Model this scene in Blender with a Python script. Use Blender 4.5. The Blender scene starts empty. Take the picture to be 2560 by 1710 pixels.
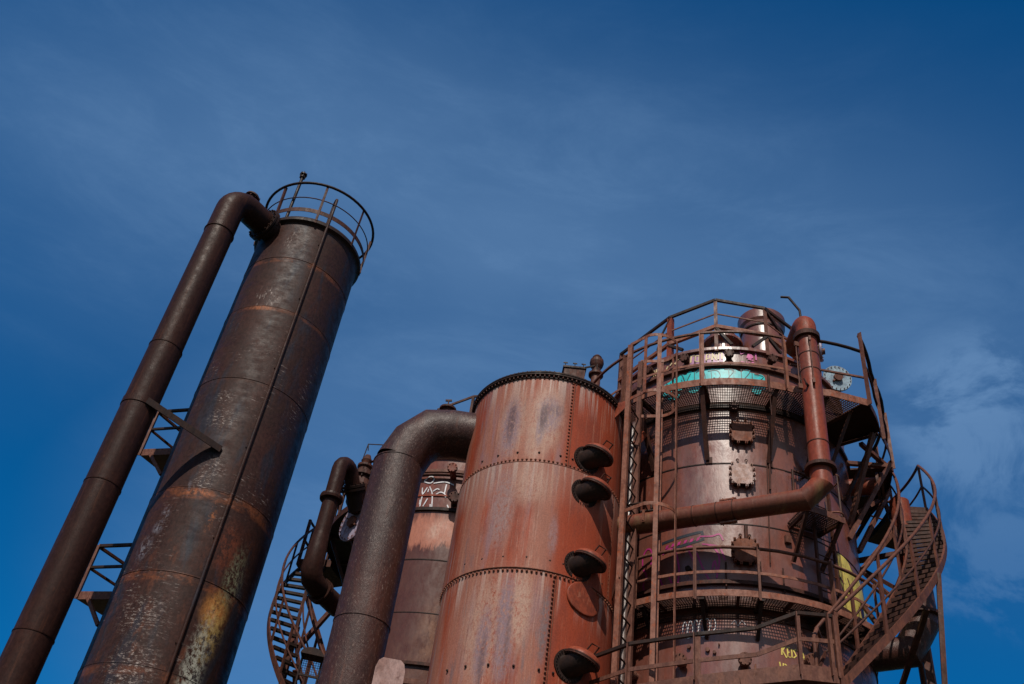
import bpy, math, random
from mathutils import Vector, Matrix
from mathutils.geometry import tessellate_polygon
R = math.radians
PI = math.pi
random.seed(7)
sc = bpy.context.scene

# ------------------------------------------------------------------ camera
cam_d = bpy.data.cameras.new("camera")
cam = bpy.data.objects.new("camera", cam_d)
sc.collection.objects.link(cam)
sc.camera = cam
cam_d.lens = 35.0
cam_d.sensor_width = 36.0
cam_d.clip_start = 0.05
cam_d.clip_end = 8000
CR = Vector((0.988067, -0.101366, 0.115969))      # camera right
CD = Vector((0.154025, 0.650257, -0.743937))      # camera down
CF = Vector((0.0, 0.752922, 0.658110))            # camera forward
m3 = Matrix(((CR.x, -CD.x, -CF.x), (CR.y, -CD.y, -CF.y), (CR.z, -CD.z, -CF.z)))
cam.matrix_world = Matrix.Translation((0, 0, 1.6)) @ m3.to_4x4()

# ------------------------------------------------------------------ sun and sky
SUN_AZ, SUN_EL = 13.0, 49.0        # direction the light travels towards, elevation of the sun
sun_d = bpy.data.lights.new("sun", 'SUN')
sun_d.energy = 4.4
sun_d.angle = R(0.53)
sun_d.color = (1.0, 0.92, 0.81)
sun = bpy.data.objects.new("sun", sun_d)
sc.collection.objects.link(sun)
trav = Vector((math.sin(R(SUN_AZ)) * math.cos(R(SUN_EL)), math.cos(R(SUN_AZ)) * math.cos(R(SUN_EL)), -math.sin(R(SUN_EL))))
sun.rotation_euler = trav.to_track_quat('-Z', 'Y').to_euler()

world = bpy.data.worlds.new("World")
sc.world = world
world.use_nodes = True
wn = world.node_tree
wn.nodes.clear()
def W(t, **k):
    n = wn.nodes.new(t)
    for a, b in k.items(): setattr(n, a, b)
    return n
sky = W('ShaderNodeTexSky', sky_type='NISHITA', sun_disc=False)
sky.sun_elevation = R(SUN_EL)
sky.sun_rotation = R(180 + SUN_AZ)
sky.air_density = 1.0
sky.dust_density = 0.4
sky.ozone_density = 3.0
tc = W('ShaderNodeTexCoord')
def wmath(op, a, b=None, c=None, clamp=False):
    n = W('ShaderNodeMath', operation=op, use_clamp=clamp)
    for i, v in enumerate((a, b, c)):
        if v is None: continue
        if isinstance(v, (int, float)): n.inputs[i].default_value = v
        else: wn.links.new(v, n.inputs[i])
    return n.outputs[0]
def wdot(v):
    n = W('ShaderNodeVectorMath', operation='DOT_PRODUCT')
    wn.links.new(tc.outputs['Generated'], n.inputs[0]); n.inputs[1].default_value = v
    return n.outputs['Value']
def wrange(x, a, b, c=0.0, d=1.0):
    n = W('ShaderNodeMapRange', interpolation_type='SMOOTHSTEP')
    wn.links.new(x, n.inputs[0])
    for i, v in enumerate((a, b, c, d)): n.inputs[i + 1].default_value = v
    return n.outputs[0]
def wnoise(scale, rot, sv, detail=8, rough=0.6, dist=0.4):
    mp = W('ShaderNodeMapping'); mp.inputs['Rotation'].default_value = rot; mp.inputs['Scale'].default_value = sv
    wn.links.new(tc.outputs['Generated'], mp.inputs[0])
    n = W('ShaderNodeTexNoise'); wn.links.new(mp.outputs[0], n.inputs['Vector'])
    n.inputs['Scale'].default_value = scale; n.inputs['Detail'].default_value = detail
    n.inputs['Roughness'].default_value = rough; n.inputs['Distortion'].default_value = dist
    return n.outputs['Fac']
# thin cirrus: a broad veil along one band of the sky, plus a wisp low on the right
bn = Vector((-0.415, 0.594, 0.689)).cross(Vector((0.26, 0.66, 0.70))).normalized()
band = wrange(wmath('ABSOLUTE', wdot(bn)), 0.33, -0.04)
low = wrange(wdot(Vector((-0.02, 0.86, 0.50)).normalized()), 0.91, 0.992)
mid = wrange(wdot(Vector((-0.03, 0.70, 0.71)).normalized()), 0.82, 0.985, 0.44, 1.24)
veil = wmath('MAXIMUM', wmath('MULTIPLY', band, mid), wmath('MULTIPLY', low, 0.95))
n1 = wrange(wnoise(2.4, (0.3, 0.2, 0.6), (1.0, 1.3, 1.1), 3, 0.45, 0.2), 0.25, 0.75, 0.55, 1.0)
n2 = wrange(wnoise(5.0, (0.2, -0.35, 0.3), (0.9, 1.5, 3.2), 12, 0.68, 0.35), 0.40, 0.85)
veil = wmath('MULTIPLY', veil, wmath('ADD', wmath('MULTIPLY', n1, 0.85), wmath('MULTIPLY', n2, 0.35)))
blob = wrange(wdot(Vector((0.432, 0.684, 0.592)).normalized()), 0.9950, 0.9993)
blob2 = wrange(wdot(Vector((0.443, 0.745, 0.505)).normalized()), 0.9945, 0.9998)
wisp = wmath('MULTIPLY', wmath('MAXIMUM', blob, wmath('MULTIPLY', blob2, 0.6)),
             wrange(wnoise(7.0, (0.4, 0.1, 0.9), (1.0, 2.0, 1.3), 10, 0.62, 0.6), 0.46, 0.62))
cov = wmath('ADD', wmath('MULTIPLY', veil, 0.56), wmath('MULTIPLY', wisp, 0.40), clamp=True)
tint = W('ShaderNodeMix', data_type='RGBA', blend_type='MULTIPLY')
tint.inputs[0].default_value = 1.0
wn.links.new(sky.outputs[0], tint.inputs[6])
tint.inputs[7].default_value = (0.02, 0.66, 1.12, 1)
mx = W('ShaderNodeMix', data_type='RGBA')
wn.links.new(cov, mx.inputs[0]); wn.links.new(tint.outputs[2], mx.inputs[6])
mx.inputs[7].default_value = (2.1, 3.9, 6.8, 1)
# unseen broken white cloud, added behind the camera for neutral fill light
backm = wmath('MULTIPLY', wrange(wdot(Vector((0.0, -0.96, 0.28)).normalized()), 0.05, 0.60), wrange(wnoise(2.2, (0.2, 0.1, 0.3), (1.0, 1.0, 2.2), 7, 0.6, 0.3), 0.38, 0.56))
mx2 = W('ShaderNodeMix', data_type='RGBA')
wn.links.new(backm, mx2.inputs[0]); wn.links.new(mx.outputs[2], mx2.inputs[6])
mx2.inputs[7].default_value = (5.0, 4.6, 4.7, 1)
bg = W('ShaderNodeBackground'); bg.inputs[1].default_value = 0.085
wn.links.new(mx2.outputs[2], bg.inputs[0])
wo = W('ShaderNodeOutputWorld'); wn.links.new(bg.outputs[0], wo.inputs[0])

sc.view_settings.view_transform = 'Standard'
sc.view_settings.look = 'None'
sc.view_settings.exposure = -0.1
sc.view_settings.gamma = 1.0

# ------------------------------------------------------------------ materials
class Mat:
    def __init__(s, name, base, rough=0.6, spec=0.5, metal=0.0):
        s.m = bpy.data.materials.new(name); s.m.use_nodes = True
        s.t = s.m.node_tree; s.b = s.t.nodes['Principled BSDF']
        s.b.inputs['Metallic'].default_value = metal
        s.b.inputs['Specular IOR Level'].default_value = spec
        s.b.inputs['Roughness'].default_value = rough
        s.co = s.t.nodes.new('ShaderNodeTexCoord').outputs['Object']
        s.col = s.rgb(base); s.rough = rough
    def rgb(s, c):
        n = s.t.nodes.new('ShaderNodeRGB'); n.outputs[0].default_value = (*c, 1); return n.outputs[0]
    def noise(s, sv, detail=6, rough=0.6, dist=0.0, off=0.0):
        mp = s.t.nodes.new('ShaderNodeMapping'); mp.inputs['Scale'].default_value = sv
        mp.inputs['Location'].default_value = (off, off * 0.7, off * 1.3)
        s.t.links.new(s.co, mp.inputs[0])
        n = s.t.nodes.new('ShaderNodeTexNoise'); s.t.links.new(mp.outputs[0], n.inputs['Vector'])
        n.inputs['Scale'].default_value = 1; n.inputs['Detail'].default_value = detail
        n.inputs['Roughness'].default_value = rough; n.inputs['Distortion'].default_value = dist
        return n.outputs['Fac']
    def mr(s, x, a, b, c=0.0, d=1.0, smooth=True):
        n = s.t.nodes.new('ShaderNodeMapRange')
        if smooth: n.interpolation_type = 'SMOOTHSTEP'
        s.t.links.new(x, n.inputs[0])
        for i, v in enumerate((a, b, c, d)): n.inputs[i + 1].default_value = v
        return n.outputs[0]
    def math(s, op, a, b=None):
        n = s.t.nodes.new('ShaderNodeMath'); n.operation = op; n.use_clamp = False
        for i, v in enumerate((a, b)):
            if v is None: continue
            if isinstance(v, (int, float)): n.inputs[i].default_value = v
            else: s.t.links.new(v, n.inputs[i])
        return n.outputs[0]
    def xyz(s, i):
        n = s.t.nodes.new('ShaderNodeSeparateXYZ'); s.t.links.new(s.co, n.inputs[0]); return n.outputs[i]
    def zband(s, a, b, soft=0.05):
        z = s.xyz(2)
        return s.math('MULTIPLY', s.mr(z, a - soft, a + soft), s.mr(z, b + soft, b - soft))
    def spot(s, p, rad, r0=0.0):      # soft ball in object space, rad = (rx,ry,rz)
        mp = s.t.nodes.new('ShaderNodeVectorMath'); mp.operation = 'SUBTRACT'
        s.t.links.new(s.co, mp.inputs[0]); mp.inputs[1].default_value = p
        dv = s.t.nodes.new('ShaderNodeVectorMath'); dv.operation = 'DIVIDE'
        s.t.links.new(mp.outputs[0], dv.inputs[0]); dv.inputs[1].default_value = rad
        ln = s.t.nodes.new('ShaderNodeVectorMath'); ln.operation = 'LENGTH'; s.t.links.new(dv.outputs[0], ln.inputs[0])
        return s.mr(ln.outputs['Value'], 1.0, r0)
    def side(s, v, a, b):             # mask by horizontal direction
        n = s.t.nodes.new('ShaderNodeVectorMath'); n.operation = 'DOT_PRODUCT'
        s.t.links.new(s.co, n.inputs[0]); n.inputs[1].default_value = v
        return s.mr(n.outputs['Value'], a, b)
    def mix(s, fac, color, k=1.0):
        n = s.t.nodes.new('ShaderNodeMix'); n.data_type = 'RGBA'
        f = s.math('MULTIPLY', fac, k) if k != 1.0 else fac
        s.t.links.new(f, n.inputs[0]); s.t.links.new(s.col, n.inputs[6])
        if isinstance(color, tuple): n.inputs[7].default_value = (*color, 1)
        else: s.t.links.new(color, n.inputs[7])
        s.col = n.outputs[2]; return s
    def val(s, fac, lo, hi):          # multiply the colour by a value lo..hi
        v = s.mr(fac, 0.3, 0.7, lo, hi)
        n = s.t.nodes.new('ShaderNodeMix'); n.data_type = 'RGBA'; n.blend_type = 'MULTIPLY'; n.inputs[0].default_value = 1
        cmb = s.t.nodes.new('ShaderNodeCombineColor')
        for i in range(3): s.t.links.new(v, cmb.inputs[i])
        s.t.links.new(s.col, n.inputs[6]); s.t.links.new(cmb.outputs[0], n.inputs[7]); s.col = n.outputs[2]; return s
    def fin(s, bump=None, bd=0.01, bs=0.4, rmap=None):
        s.t.links.new(s.col, s.b.inputs['Base Color'])
        if bump is not None:
            n = s.t.nodes.new('ShaderNodeBump'); n.inputs['Strength'].default_value = bs; n.inputs['Distance'].default_value = bd
            s.t.links.new(bump, n.inputs['Height']); s.t.links.new(n.outputs[0], s.b.inputs['Normal'])
        if rmap is not None: s.t.links.new(rmap, s.b.inputs['Roughness'])
        return s.m

M = {}
def warm(c): return (c[0] * 0.92, c[1] * 0.70, c[2] * 0.58)
def simple(name, base, alt, rough=0.6, sc1=(5, 5, 2), alt2=None, spec=0.18, bd=0.004):
    if not name.startswith(('pale', 'purple', 'white', 'concrete')):
        base, alt = warm(base), warm(alt); alt2 = warm(alt2) if alt2 else None
    q = Mat(name, base, rough, spec)
    q.mix(q.mr(q.noise(sc1, 8, 0.65), 0.42, 0.62), alt)
    if alt2: q.mix(q.mr(q.noise((11, 11, 7), 8, 0.7, 0.3, 4.1), 0.55, 0.66), alt2)
    q.val(q.noise((30, 30, 18), 6, 0.7), 0.78, 1.22)
    M[name] = q.fin(q.noise((50, 50, 50), 5, 0.7), bd, 0.5, q.mr(q.noise((9, 9, 4), 5), 0.3, 0.7, rough - 0.12, rough + 0.15))
simple('rail', (0.115, 0.060, 0.052), (0.17, 0.096, 0.08), 0.55, (9, 9, 5), (0.10, 0.045, 0.03))
simple('rail_pale', (0.25, 0.14, 0.115), (0.17, 0.08, 0.062), 0.55, (9, 9, 6), (0.30, 0.09, 0.035))
simple('rail_dark', (0.075, 0.036, 0.030), (0.045, 0.025, 0.022), 0.6, (9, 9, 5), (0.12, 0.045, 0.03))
simple('black_iron', (0.022, 0.016, 0.016), (0.035, 0.021, 0.018), 0.55, (9, 9, 5))
simple('stair_steel', (0.10, 0.05, 0.042), (0.14, 0.065, 0.048), 0.6, (9, 9, 5), (0.07, 0.032, 0.026))
simple('grate', (0.07, 0.04, 0.035), (0.045, 0.028, 0.026), 0.65)
simple('red_rust', (0.24, 0.066, 0.040), (0.15, 0.050, 0.036), 0.5, (4, 4, 2), (0.20, 0.10, 0.08))
simple('plate', (0.15, 0.065, 0.045), (0.20, 0.10, 0.075), 0.6, (9, 9, 6), (0.25, 0.09, 0.04))
simple('pale_plate', (0.42, 0.30, 0.27), (0.30, 0.17, 0.13), 0.55, (8, 8, 8), (0.20, 0.11, 0.09))
simple('grey_pipe', (0.13, 0.11, 0.115), (0.07, 0.045, 0.04), 0.4, (6, 6, 3), (0.10, 0.05, 0.04), 0.5)
simple('concrete', (0.34, 0.22, 0.20), (0.26, 0.15, 0.13), 0.8, (6, 6, 3), (0.18, 0.10, 0.09))
simple('purple_disc', (0.33, 0.29, 0.38), (0.22, 0.15, 0.19), 0.55, (7, 7, 7), (0.10, 0.05, 0.045))
simple('white_blue_disc', (0.30, 0.40, 0.47), (0.20, 0.26, 0.32), 0.55, (7, 7, 7), (0.14, 0.06, 0.05))
for n, c in dict(teal=(0.01, 0.50, 0.53), pink=(0.62, 0.12, 0.34), magenta=(0.36, 0.02, 0.16), cream=(0.62, 0.48, 0.26),
                 yellow=(0.66, 0.52, 0.12), white=(0.62, 0.60, 0.62), ink=(0.015, 0.02, 0.03), lilac=(0.42, 0.20, 0.36), maroon=(0.12, 0.02, 0.03)).items():
    q = Mat('paint_' + n, c, 0.42, 0.5)
    q.val(q.noise((7, 7, 5), 6, 0.65), 0.75, 1.15)
    if n != 'ink': q.mix(q.mr(q.noise((18, 18, 9), 8, 0.75, 0, 2), 0.56, 0.66), (0.12, 0.06, 0.05), 0.75)
    M['paint_' + n] = q.fin(q.noise((40, 40, 40)), 0.002, 0.3)

# tall tower: near black-brown plate, scuffed across its middle, rust under the seams
q = Mat('tower_steel', (0.034, 0.0145, 0.0115), 0.60, 0.18)
q.mix(q.mr(q.noise((1.6, 1.6, 0.9), 6, 0.6, 0.3), 0.45, 0.62), (0.042, 0.016, 0.012))
q.mix(q.mr(q.noise((2.2, 2.2, 0.5), 6, 0.6, 0.3, 9), 0.50, 0.66), (0.022, 0.020, 0.028))
q.mix(q.math('MULTIPLY', q.mr(q.noise((3, 3, 1.2), 7, 0.7, 0.2, 3), 0.55, 0.66), q.mr(q.xyz(2), 13.5, 9.0)), (0.10, 0.032, 0.016), 0.7)
scr = q.math('MULTIPLY', q.mr(q.noise((5, 5, 26), 8, 0.75, 0, 2), 0.56, 0.66), q.mr(q.noise((1.6, 1.6, 0.8), 4, 0.5, 0, 5), 0.50, 0.62))
q.mix(q.math('MULTIPLY', scr, q.zband(6.0, 16.2, 1.2)), (0.30, 0.24, 0.22), 0.75)
for zs, amp, w in ((18.80, 0.55, .30), (17.12, 0.45, .22), (12.0, 0.62, .50), (10.1, 0.7, .35), (8.2, .5, .3), (14.9, 0.12, .2)):
    f = q.math('MULTIPLY', q.zband(zs - w * .55, zs, 0.04), q.mr(q.noise((2.6, 2.6, 5), 7, 0.72, 0.2, zs), 0.40, 0.60))
    q.mix(f, (0.22, 0.066, 0.024), 0.75 * amp)
def tsp(x, y, z, rx, rz, c, k, sx, lo, hi, off=0.0, asp=0.7):
    q.mix(q.math('MULTIPLY', q.spot((x, y, z), (rx, .55, rz), 0.15), q.mr(q.noise((sx, sx, sx * asp), 9, 0.8, 0, off), lo, hi)), c, k)
tsp(0.93, -0.95, 9.62, .34, .50, (0.42, 0.17, 0.045), .95, 6, 0.34, 0.52)
tsp(0.98, -0.90, 9.3, .26, 1.0, (0.40, 0.27, 0.09), .8, 9, 0.44, 0.56, 3)
tsp(1.05, -0.82, 10.4, .22, .9, (0.20, 0.20, 0.13), .85, 14, 0.46, 0.56, 6)
tsp(0.90, -0.98, 8.3, .26, 1.6, (0.42, 0.42, 0.36), .9, 13, 0.45, 0.55, 9)
tsp(0.80, -1.05, 10.9, .30, .8, (0.15, 0.04, 0.02), .8, 7, 0.42, 0.56, 9)
for x, z, rx, rz in ((-.27, 14.35, .22, .25), (-.15, 13.75, .35, .35), (.04, 12.5, .30, .42), (-.05, 12.1, .25, .3), (-.25, 9.2, .5, .5), (-.1, 8.2, .5, .6), (-.2, 17.4, .35, .45), (-.12, 19.5, .22, .45)):
    tsp(x, -1.3, z, rx * 1.3, rz * 1.2, (0.42, 0.35, 0.32), .8, 11, 0.52, 0.62, z, 2.4 if z < 15 else .5)
for x, y, z, rx, rz in ((-.57, -1.2, 11.38, .14, .22), (-.62, -1.19, 11.05, .16, .22), (-.30, -1.30, 11.9, .08, .3), (-.75, -1.1, 10.6, .2, .4)):
    tsp(x, y, z, rx, rz, (0.17, 0.16, 0.19), .75, 8, 0.47, 0.56, z)
tsp(-.08, -1.33, 11.88, .50, .12, (0.36, 0.11, 0.04), .85, 9, 0.40, 0.56, 1)
tsp(-.22, -1.31, 17.05, .4, .10, (0.30, 0.10, 0.04), .9, 9, 0.36, 0.54, 1)
tsp(.35, -1.28, 11.4, .1, .5, (0.32, 0.10, 0.03), .8, 8, 0.50, 0.60, 4)
q.val(q.noise((18, 18, 12), 8, 0.75, 0, 1), 0.6, 1.4)
M['tower_steel'] = q.fin(q.noise((26, 26, 34), 8, 0.75), 0.007, 0.5, q.mr(q.noise((3, 3, 5), 6, 0.7), 0.3, 0.7, 0.42, 0.72))

q = Mat('dark_pipe', (0.028, 0.0115, 0.009), 0.55, 0.10)
q.mix(q.mr(q.noise((2, 2, 0.8), 6, 0.6, 0.3), 0.45, 0.65), (0.036, 0.014, 0.010))
q.mix(q.mr(q.noise((6, 6, 4), 8, 0.7, 0.2, 3), 0.62, 0.72), (0.12, 0.045, 0.022), 0.5)
q.val(q.noise((18, 18, 12), 8, 0.75, 0, 1), 0.7, 1.3)
q.mix(q.mr(q.noise((10, 10, 0.5), 7, 0.7, 0.1, 21), 0.54, 0.66), (0.075, 0.028, 0.016), 0.55)
M['dark_pipe'] = q.fin(q.math('ADD', q.noise((30, 30, 30), 8, 0.75), q.math('MULTIPLY', q.noise((2.2, 2.2, 1.0), 3, 0.5), 3.0)), 0.009, 0.5, q.mr(q.noise((6, 6, 6), 6, 0.7), 0.3, 0.7, 0.34, 0.60))

q = Mat('big_pipe', (0.056, 0.019, 0.0135), 0.45, 0.28)
q.mix(q.mr(q.noise((1.5, 1.5, 0.5), 6, 0.6, 0.3), 0.42, 0.62), (0.038, 0.017, 0.015))
q.mix(q.mr(q.noise((46, 46, 18), 5, 0.75, 0, 3), 0.57, 0.64), (0.22, 0.15, 0.125), 0.60)  # pale flecks: glints of the rough surface painted into the colour
q.val(q.noise((18, 18, 10), 8, 0.75, 0, 1), 0.75, 1.25)
q.mix(q.mr(q.noise((9, 9, 0.5), 7, 0.7, 0.1, 21), 0.54, 0.66), (0.11, 0.036, 0.022), 0.5)
q.mix(q.mr(q.noise((8, 8, 5), 8, 0.78, 0.2, 14), 0.62, 0.70), (0.16, 0.065, 0.04), 0.45)
M['big_pipe'] = q.fin(q.math('ADD', q.noise((34, 34, 20), 8, 0.8), q.math('MULTIPLY', q.noise((2.2, 2.2, 1.0), 3, 0.5), 2.5)), 0.012, 0.6, q.mr(q.noise((8, 8, 6), 6, 0.7), 0.3, 0.7, 0.32, 0.55))

# riveted tank: orange red oxide with chalky vertical weathering
q = Mat('tank_oxide', (0.275, 0.050, 0.022), 0.58, 0.15)
q.mix(q.mr(q.noise((3, 3, 0.9), 6, 0.6, 0.3), 0.42, 0.66), (0.21, 0.046, 0.026))
left = q.side((0.33, 1.0, 0), 0.2, -0.9)                 # the weathered side
lft = q.side((1.0, -0.24, 0), 0.62, 0.36)
wth = q.math('MULTIPLY', q.mr(q.noise((1.9, 1.9, 0.22), 7, 0.58, 0.25, 6), 0.40, 0.56), lft)
q.mix(wth, (0.31, 0.145, 0.105), 0.66)
q.mix(q.math('MULTIPLY', q.mr(q.noise((2.6, 2.6, 0.35), 7, 0.6, 0.3, 12), 0.50, 0.62), lft), (0.23, 0.135, 0.145), 0.75)
q.mix(q.math('MULTIPLY', q.mr(q.noise((3.6, 3.6, 0.5), 8, 0.66, 0.3, 17), 0.56, 0.66), lft), (0.16, 0.105, 0.105), 0.7)
q.mix(q.math('MULTIPLY', q.mr(q.noise((24, 24, 0.7), 6, 0.7, 0, 2), 0.54, 0.64), q.mr(q.noise((1.4, 1.4, 0.8), 4, 0.5, 0, 8), 0.36, 0.60)), (0.40, 0.20, 0.13), 0.5)
for zs in (12.05, 10.33, 8.50, 6.7):                       # drips from each lap seam
    d = q.math('MULTIPLY', q.mr(q.xyz(2), zs - 0.75, zs), q.mr(q.xyz(2), zs + 0.03, zs - 0.01))
    q.mix(q.math('MULTIPLY', d, q.mr(q.noise((13, 13, 0.4), 5, 0.6, 0, zs), 0.48, 0.60)), (0.42, 0.31, 0.27), 0.75)
q.mix(q.math('MULTIPLY', q.mr(q.xyz(2), 10.40, 10.34), q.mr(q.xyz(2), 9.4, 10.34)), (0.33, 0.21, 0.17), 0.35)
def spk(sx, off, lo, hi): return q.mr(q.noise((sx, sx, sx * .55), 8, 0.78, 0, off), lo, hi)
def blot(x, y, z, rx, rz, c, k, off, lo=0.40, hi=0.56, r0=0.35, wob=0.35):
    mp = q.math('MULTIPLY', q.spot((x, y, z), (rx, .45, rz), r0), spk(22, off, lo, hi)); q.mix(mp, c, k)
HALO = (0.38, 0.235, 0.18); GREY = (0.22, 0.145, 0.165); CORE = (0.095, 0.055, 0.058)
for (x, y, z, rx, rz, c, k) in ((-.64, -1.14, 11.12, .30, .95, HALO, .85), (-.14, -1.30, 11.20, .40, .85, HALO, .9), (-.26, -1.28, 10.7, .20, .5, HALO, .7),
    (-.66, -1.13, 11.05, .20, .80, GREY, .95), (-.08, -1.30, 11.28, .27, .50, GREY, .95), (-.20, -1.29, 10.98, .09, .45, GREY, .9),
    (-.66, -1.12, 11.15, .09, .55, CORE, .75), (-.17, -1.30, 11.20, .10, .45, CORE, .8), (.02, -1.30, 11.38, .18, .16, CORE, .5),
    (-.62, -1.15, 9.55, .24, 1.0, (0.27, 0.17, 0.16), .9), (-.25, -1.28, 9.9, .35, .5, HALO, .6), (.17, -1.30, 9.1, .10, .45, (0.27, 0.16, 0.16), .7),
    (-.18, -1.30, 7.9, .22, .85, HALO, .9), (-.62, -1.15, 7.6, .5, 1.2, HALO, .75), (-.38, -1.25, 7.85, .15, .75, GREY, .95), (-.62, -1.14, 7.35, .14, .8, GREY, .9), (-.34, -1.26, 7.25, .17, .6, GREY, .85),
    (.17, -1.30, 7.7, .10, .80, (0.16, 0.115, 0.12), .9), (-.30, -1.27, 7.5, .05, .7, CORE, .55), (-.60, -1.15, 7.1, .06, .6, CORE, .6)):
    blot(x, y, z, rx, rz, c, k, x * 7 + z, 0.36, 0.54)
for x in (-.26, -.115, -.55, .02): q.mix(q.math('MULTIPLY', q.spot((x, -1.28, 12.05), (.016, .6, .5), .2), spk(9, x, .3, .5)), (0.50, 0.38, 0.33), .8)
q.mix(q.math('MULTIPLY', q.mr(q.noise((38, 38, 0.9), 7, 0.75, 0, 12), 0.56, 0.64), lft), (0.44, 0.28, 0.22), 0.40)
q.mix(q.math('MULTIPLY', q.mr(q.noise((30, 30, 0.7), 7, 0.75, 0, 31), 0.57, 0.66), lft), (0.14, 0.05, 0.035), 0.45)
q.val(q.noise((55, 55, 40), 6, 0.75, 0, 1), 0.80, 1.20)
M['tank_oxide'] = q.fin(q.noise((5, 5, 3), 7, 0.6), 0.010, 0.35, q.mr(q.noise((6, 6, 2), 6, 0.7), 0.3, 0.7, 0.42, 0.66))
simple('tank_lid', (0.26, 0.070, 0.040), (0.19, 0.055, 0.035), 0.5, (8, 8, 8), (0.30, 0.13, 0.09))

# scrubber towers: smooth brown paint with a sheen and pale vertical streaks
def scrubber(name, amp):
    q = Mat(name, (0.172, 0.052, 0.034), 0.42, 0.35 if amp else 0.8)
    q.mix(q.mr(q.noise((2, 2, 0.5), 6, 0.6, 0.3), 0.42, 0.64), (0.128, 0.048, 0.036))
    q.mix(q.mr(q.noise((7, 7, 0.4), 7, 0.6, 0.1, 3), 0.52, 0.68), (0.165, 0.080, 0.066), 0.45)
    q.mix(q.mr(q.noise((3, 3, 0.7), 6, 0.6, 0.3, 7), 0.56, 0.70), (0.17, 0.125, 0.155), 0.12 if amp else 0.40)
    q.mix(q.math('MULTIPLY', q.mr(q.noise((9, 9, 4), 8, 0.7, 0.3, 3), 0.58, 0.70), q.zband(10.2, 12.4, 0.4)), (0.26, 0.17, 0.15), 0.35)
    if amp:
        q.mix(q.math('MULTIPLY', q.zband(4.0, 12.5, 0.10), q.mr(q.noise((1.5, 1.5, 1.0), 7, 0.65, 0, 4), 0.20, 0.36)), (0.080, 0.030, 0.023), 0.92)
        nz = q.math('ADD', q.xyz(2), q.mr(q.noise((4, 4, 0.8), 8, 0.75, 0, 2), 0.3, 0.7, -0.22, 0.22, False))
        q.mix(q.math('MULTIPLY', q.mr(nz, 11.55, 11.72), q.mr(q.xyz(2), 12.52, 12.44)), (0.40, 0.155, 0.10), 0.92)
        q.mix(q.math('MULTIPLY', q.mr(nz, 12.15, 12.38), q.mr(q.xyz(2), 12.52, 12.44)), (0.10, 0.04, 0.03), 0.8)
        q.mix(q.math('MULTIPLY', q.spot((-0.35, -2.15, 11.95), (0.35, .8, .40), 0.1), q.mr(q.noise((5, 5, 2), 8, 0.75, 0, 6), 0.40, 0.60)), (0.50, 0.33, 0.26), 0.8)
        tan = q.math('MULTIPLY', q.spot((0.05, -2.2, 9.7), (0.62, .9, 1.15), 0.3), q.mr(q.noise((6, 6, 2.5), 8, 0.75, 0, 6), 0.40, 0.58))
        q.mix(tan, (0.22, 0.11, 0.07), 0.7)
        q.mix(q.math('MULTIPLY', q.spot((-0.55, -2.15, 8.9), (0.45, .9, 1.0), 0.3), q.mr(q.noise((6, 6, 2.5), 8, 0.75, 0, 9), 0.42, 0.60)), (0.15, 0.075, 0.05), 0.6)
    q.val(q.noise((20, 20, 9), 8, 0.72, 0, 1), 0.86, 1.14)
    return q.fin(q.noise((2.2, 2.2, 1.0), 6, 0.62, 0.2), 0.030, 0.30, q.mr(q.noise((5, 5, 2.5), 7, 0.7, 0.2, 5), 0.3, 0.7, 0.24, 0.40))
M['scrubber'] = scrubber('scrubber', 0)
M['scrubber_worn'] = scrubber('scrubber_worn', 1)

# red pipe: oxide red above, brown with ochre bands on the level run
q = Mat('red_pipe', (0.22, 0.044, 0.022), 0.42, 0.22)
q.mix(q.mr(q.noise((5, 5, 1.2), 6, 0.6, 0.3), 0.44, 0.66), (0.16, 0.050, 0.034))
q.mix(q.mr(q.xyz(2), 10.22, 10.02), (0.115, 0.042, 0.028), 0.85)
q.mix(q.math('MULTIPLY', q.mr(q.xyz(2), 10.3, 10.1), q.mr(q.noise((3.0, 0.6, 0.6), 6, 0.6, 0, 8), 0.48, 0.62)), (0.20, 0.135, 0.065), 0.55)
q.mix(q.mr(q.noise((16, 16, 2), 7, 0.7, 0, 2), 0.60, 0.70), (0.32, 0.16, 0.12), 0.5)
q.val(q.noise((24, 24, 14), 7, 0.7, 0, 1), 0.82, 1.18)
M['red_pipe'] = q.fin(q.noise((14, 14, 10), 7, 0.7), 0.008, 0.35, q.mr(q.noise((7, 7, 4), 6, 0.7), 0.3, 0.7, 0.30, 0.50))

q = Mat('ground', (0.035, 0.045, 0.018), 0.9, 0.2)
q.mix(q.mr(q.noise((0.3, 0.3, 0.3), 8, 0.6), 0.45, 0.6), (0.055, 0.045, 0.030))
q.val(q.noise((6, 6, 6), 8, 0.7), 0.6, 1.3)
M['ground'] = q.fin(q.noise((12, 12, 12)), 0.03, 0.5)

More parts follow.
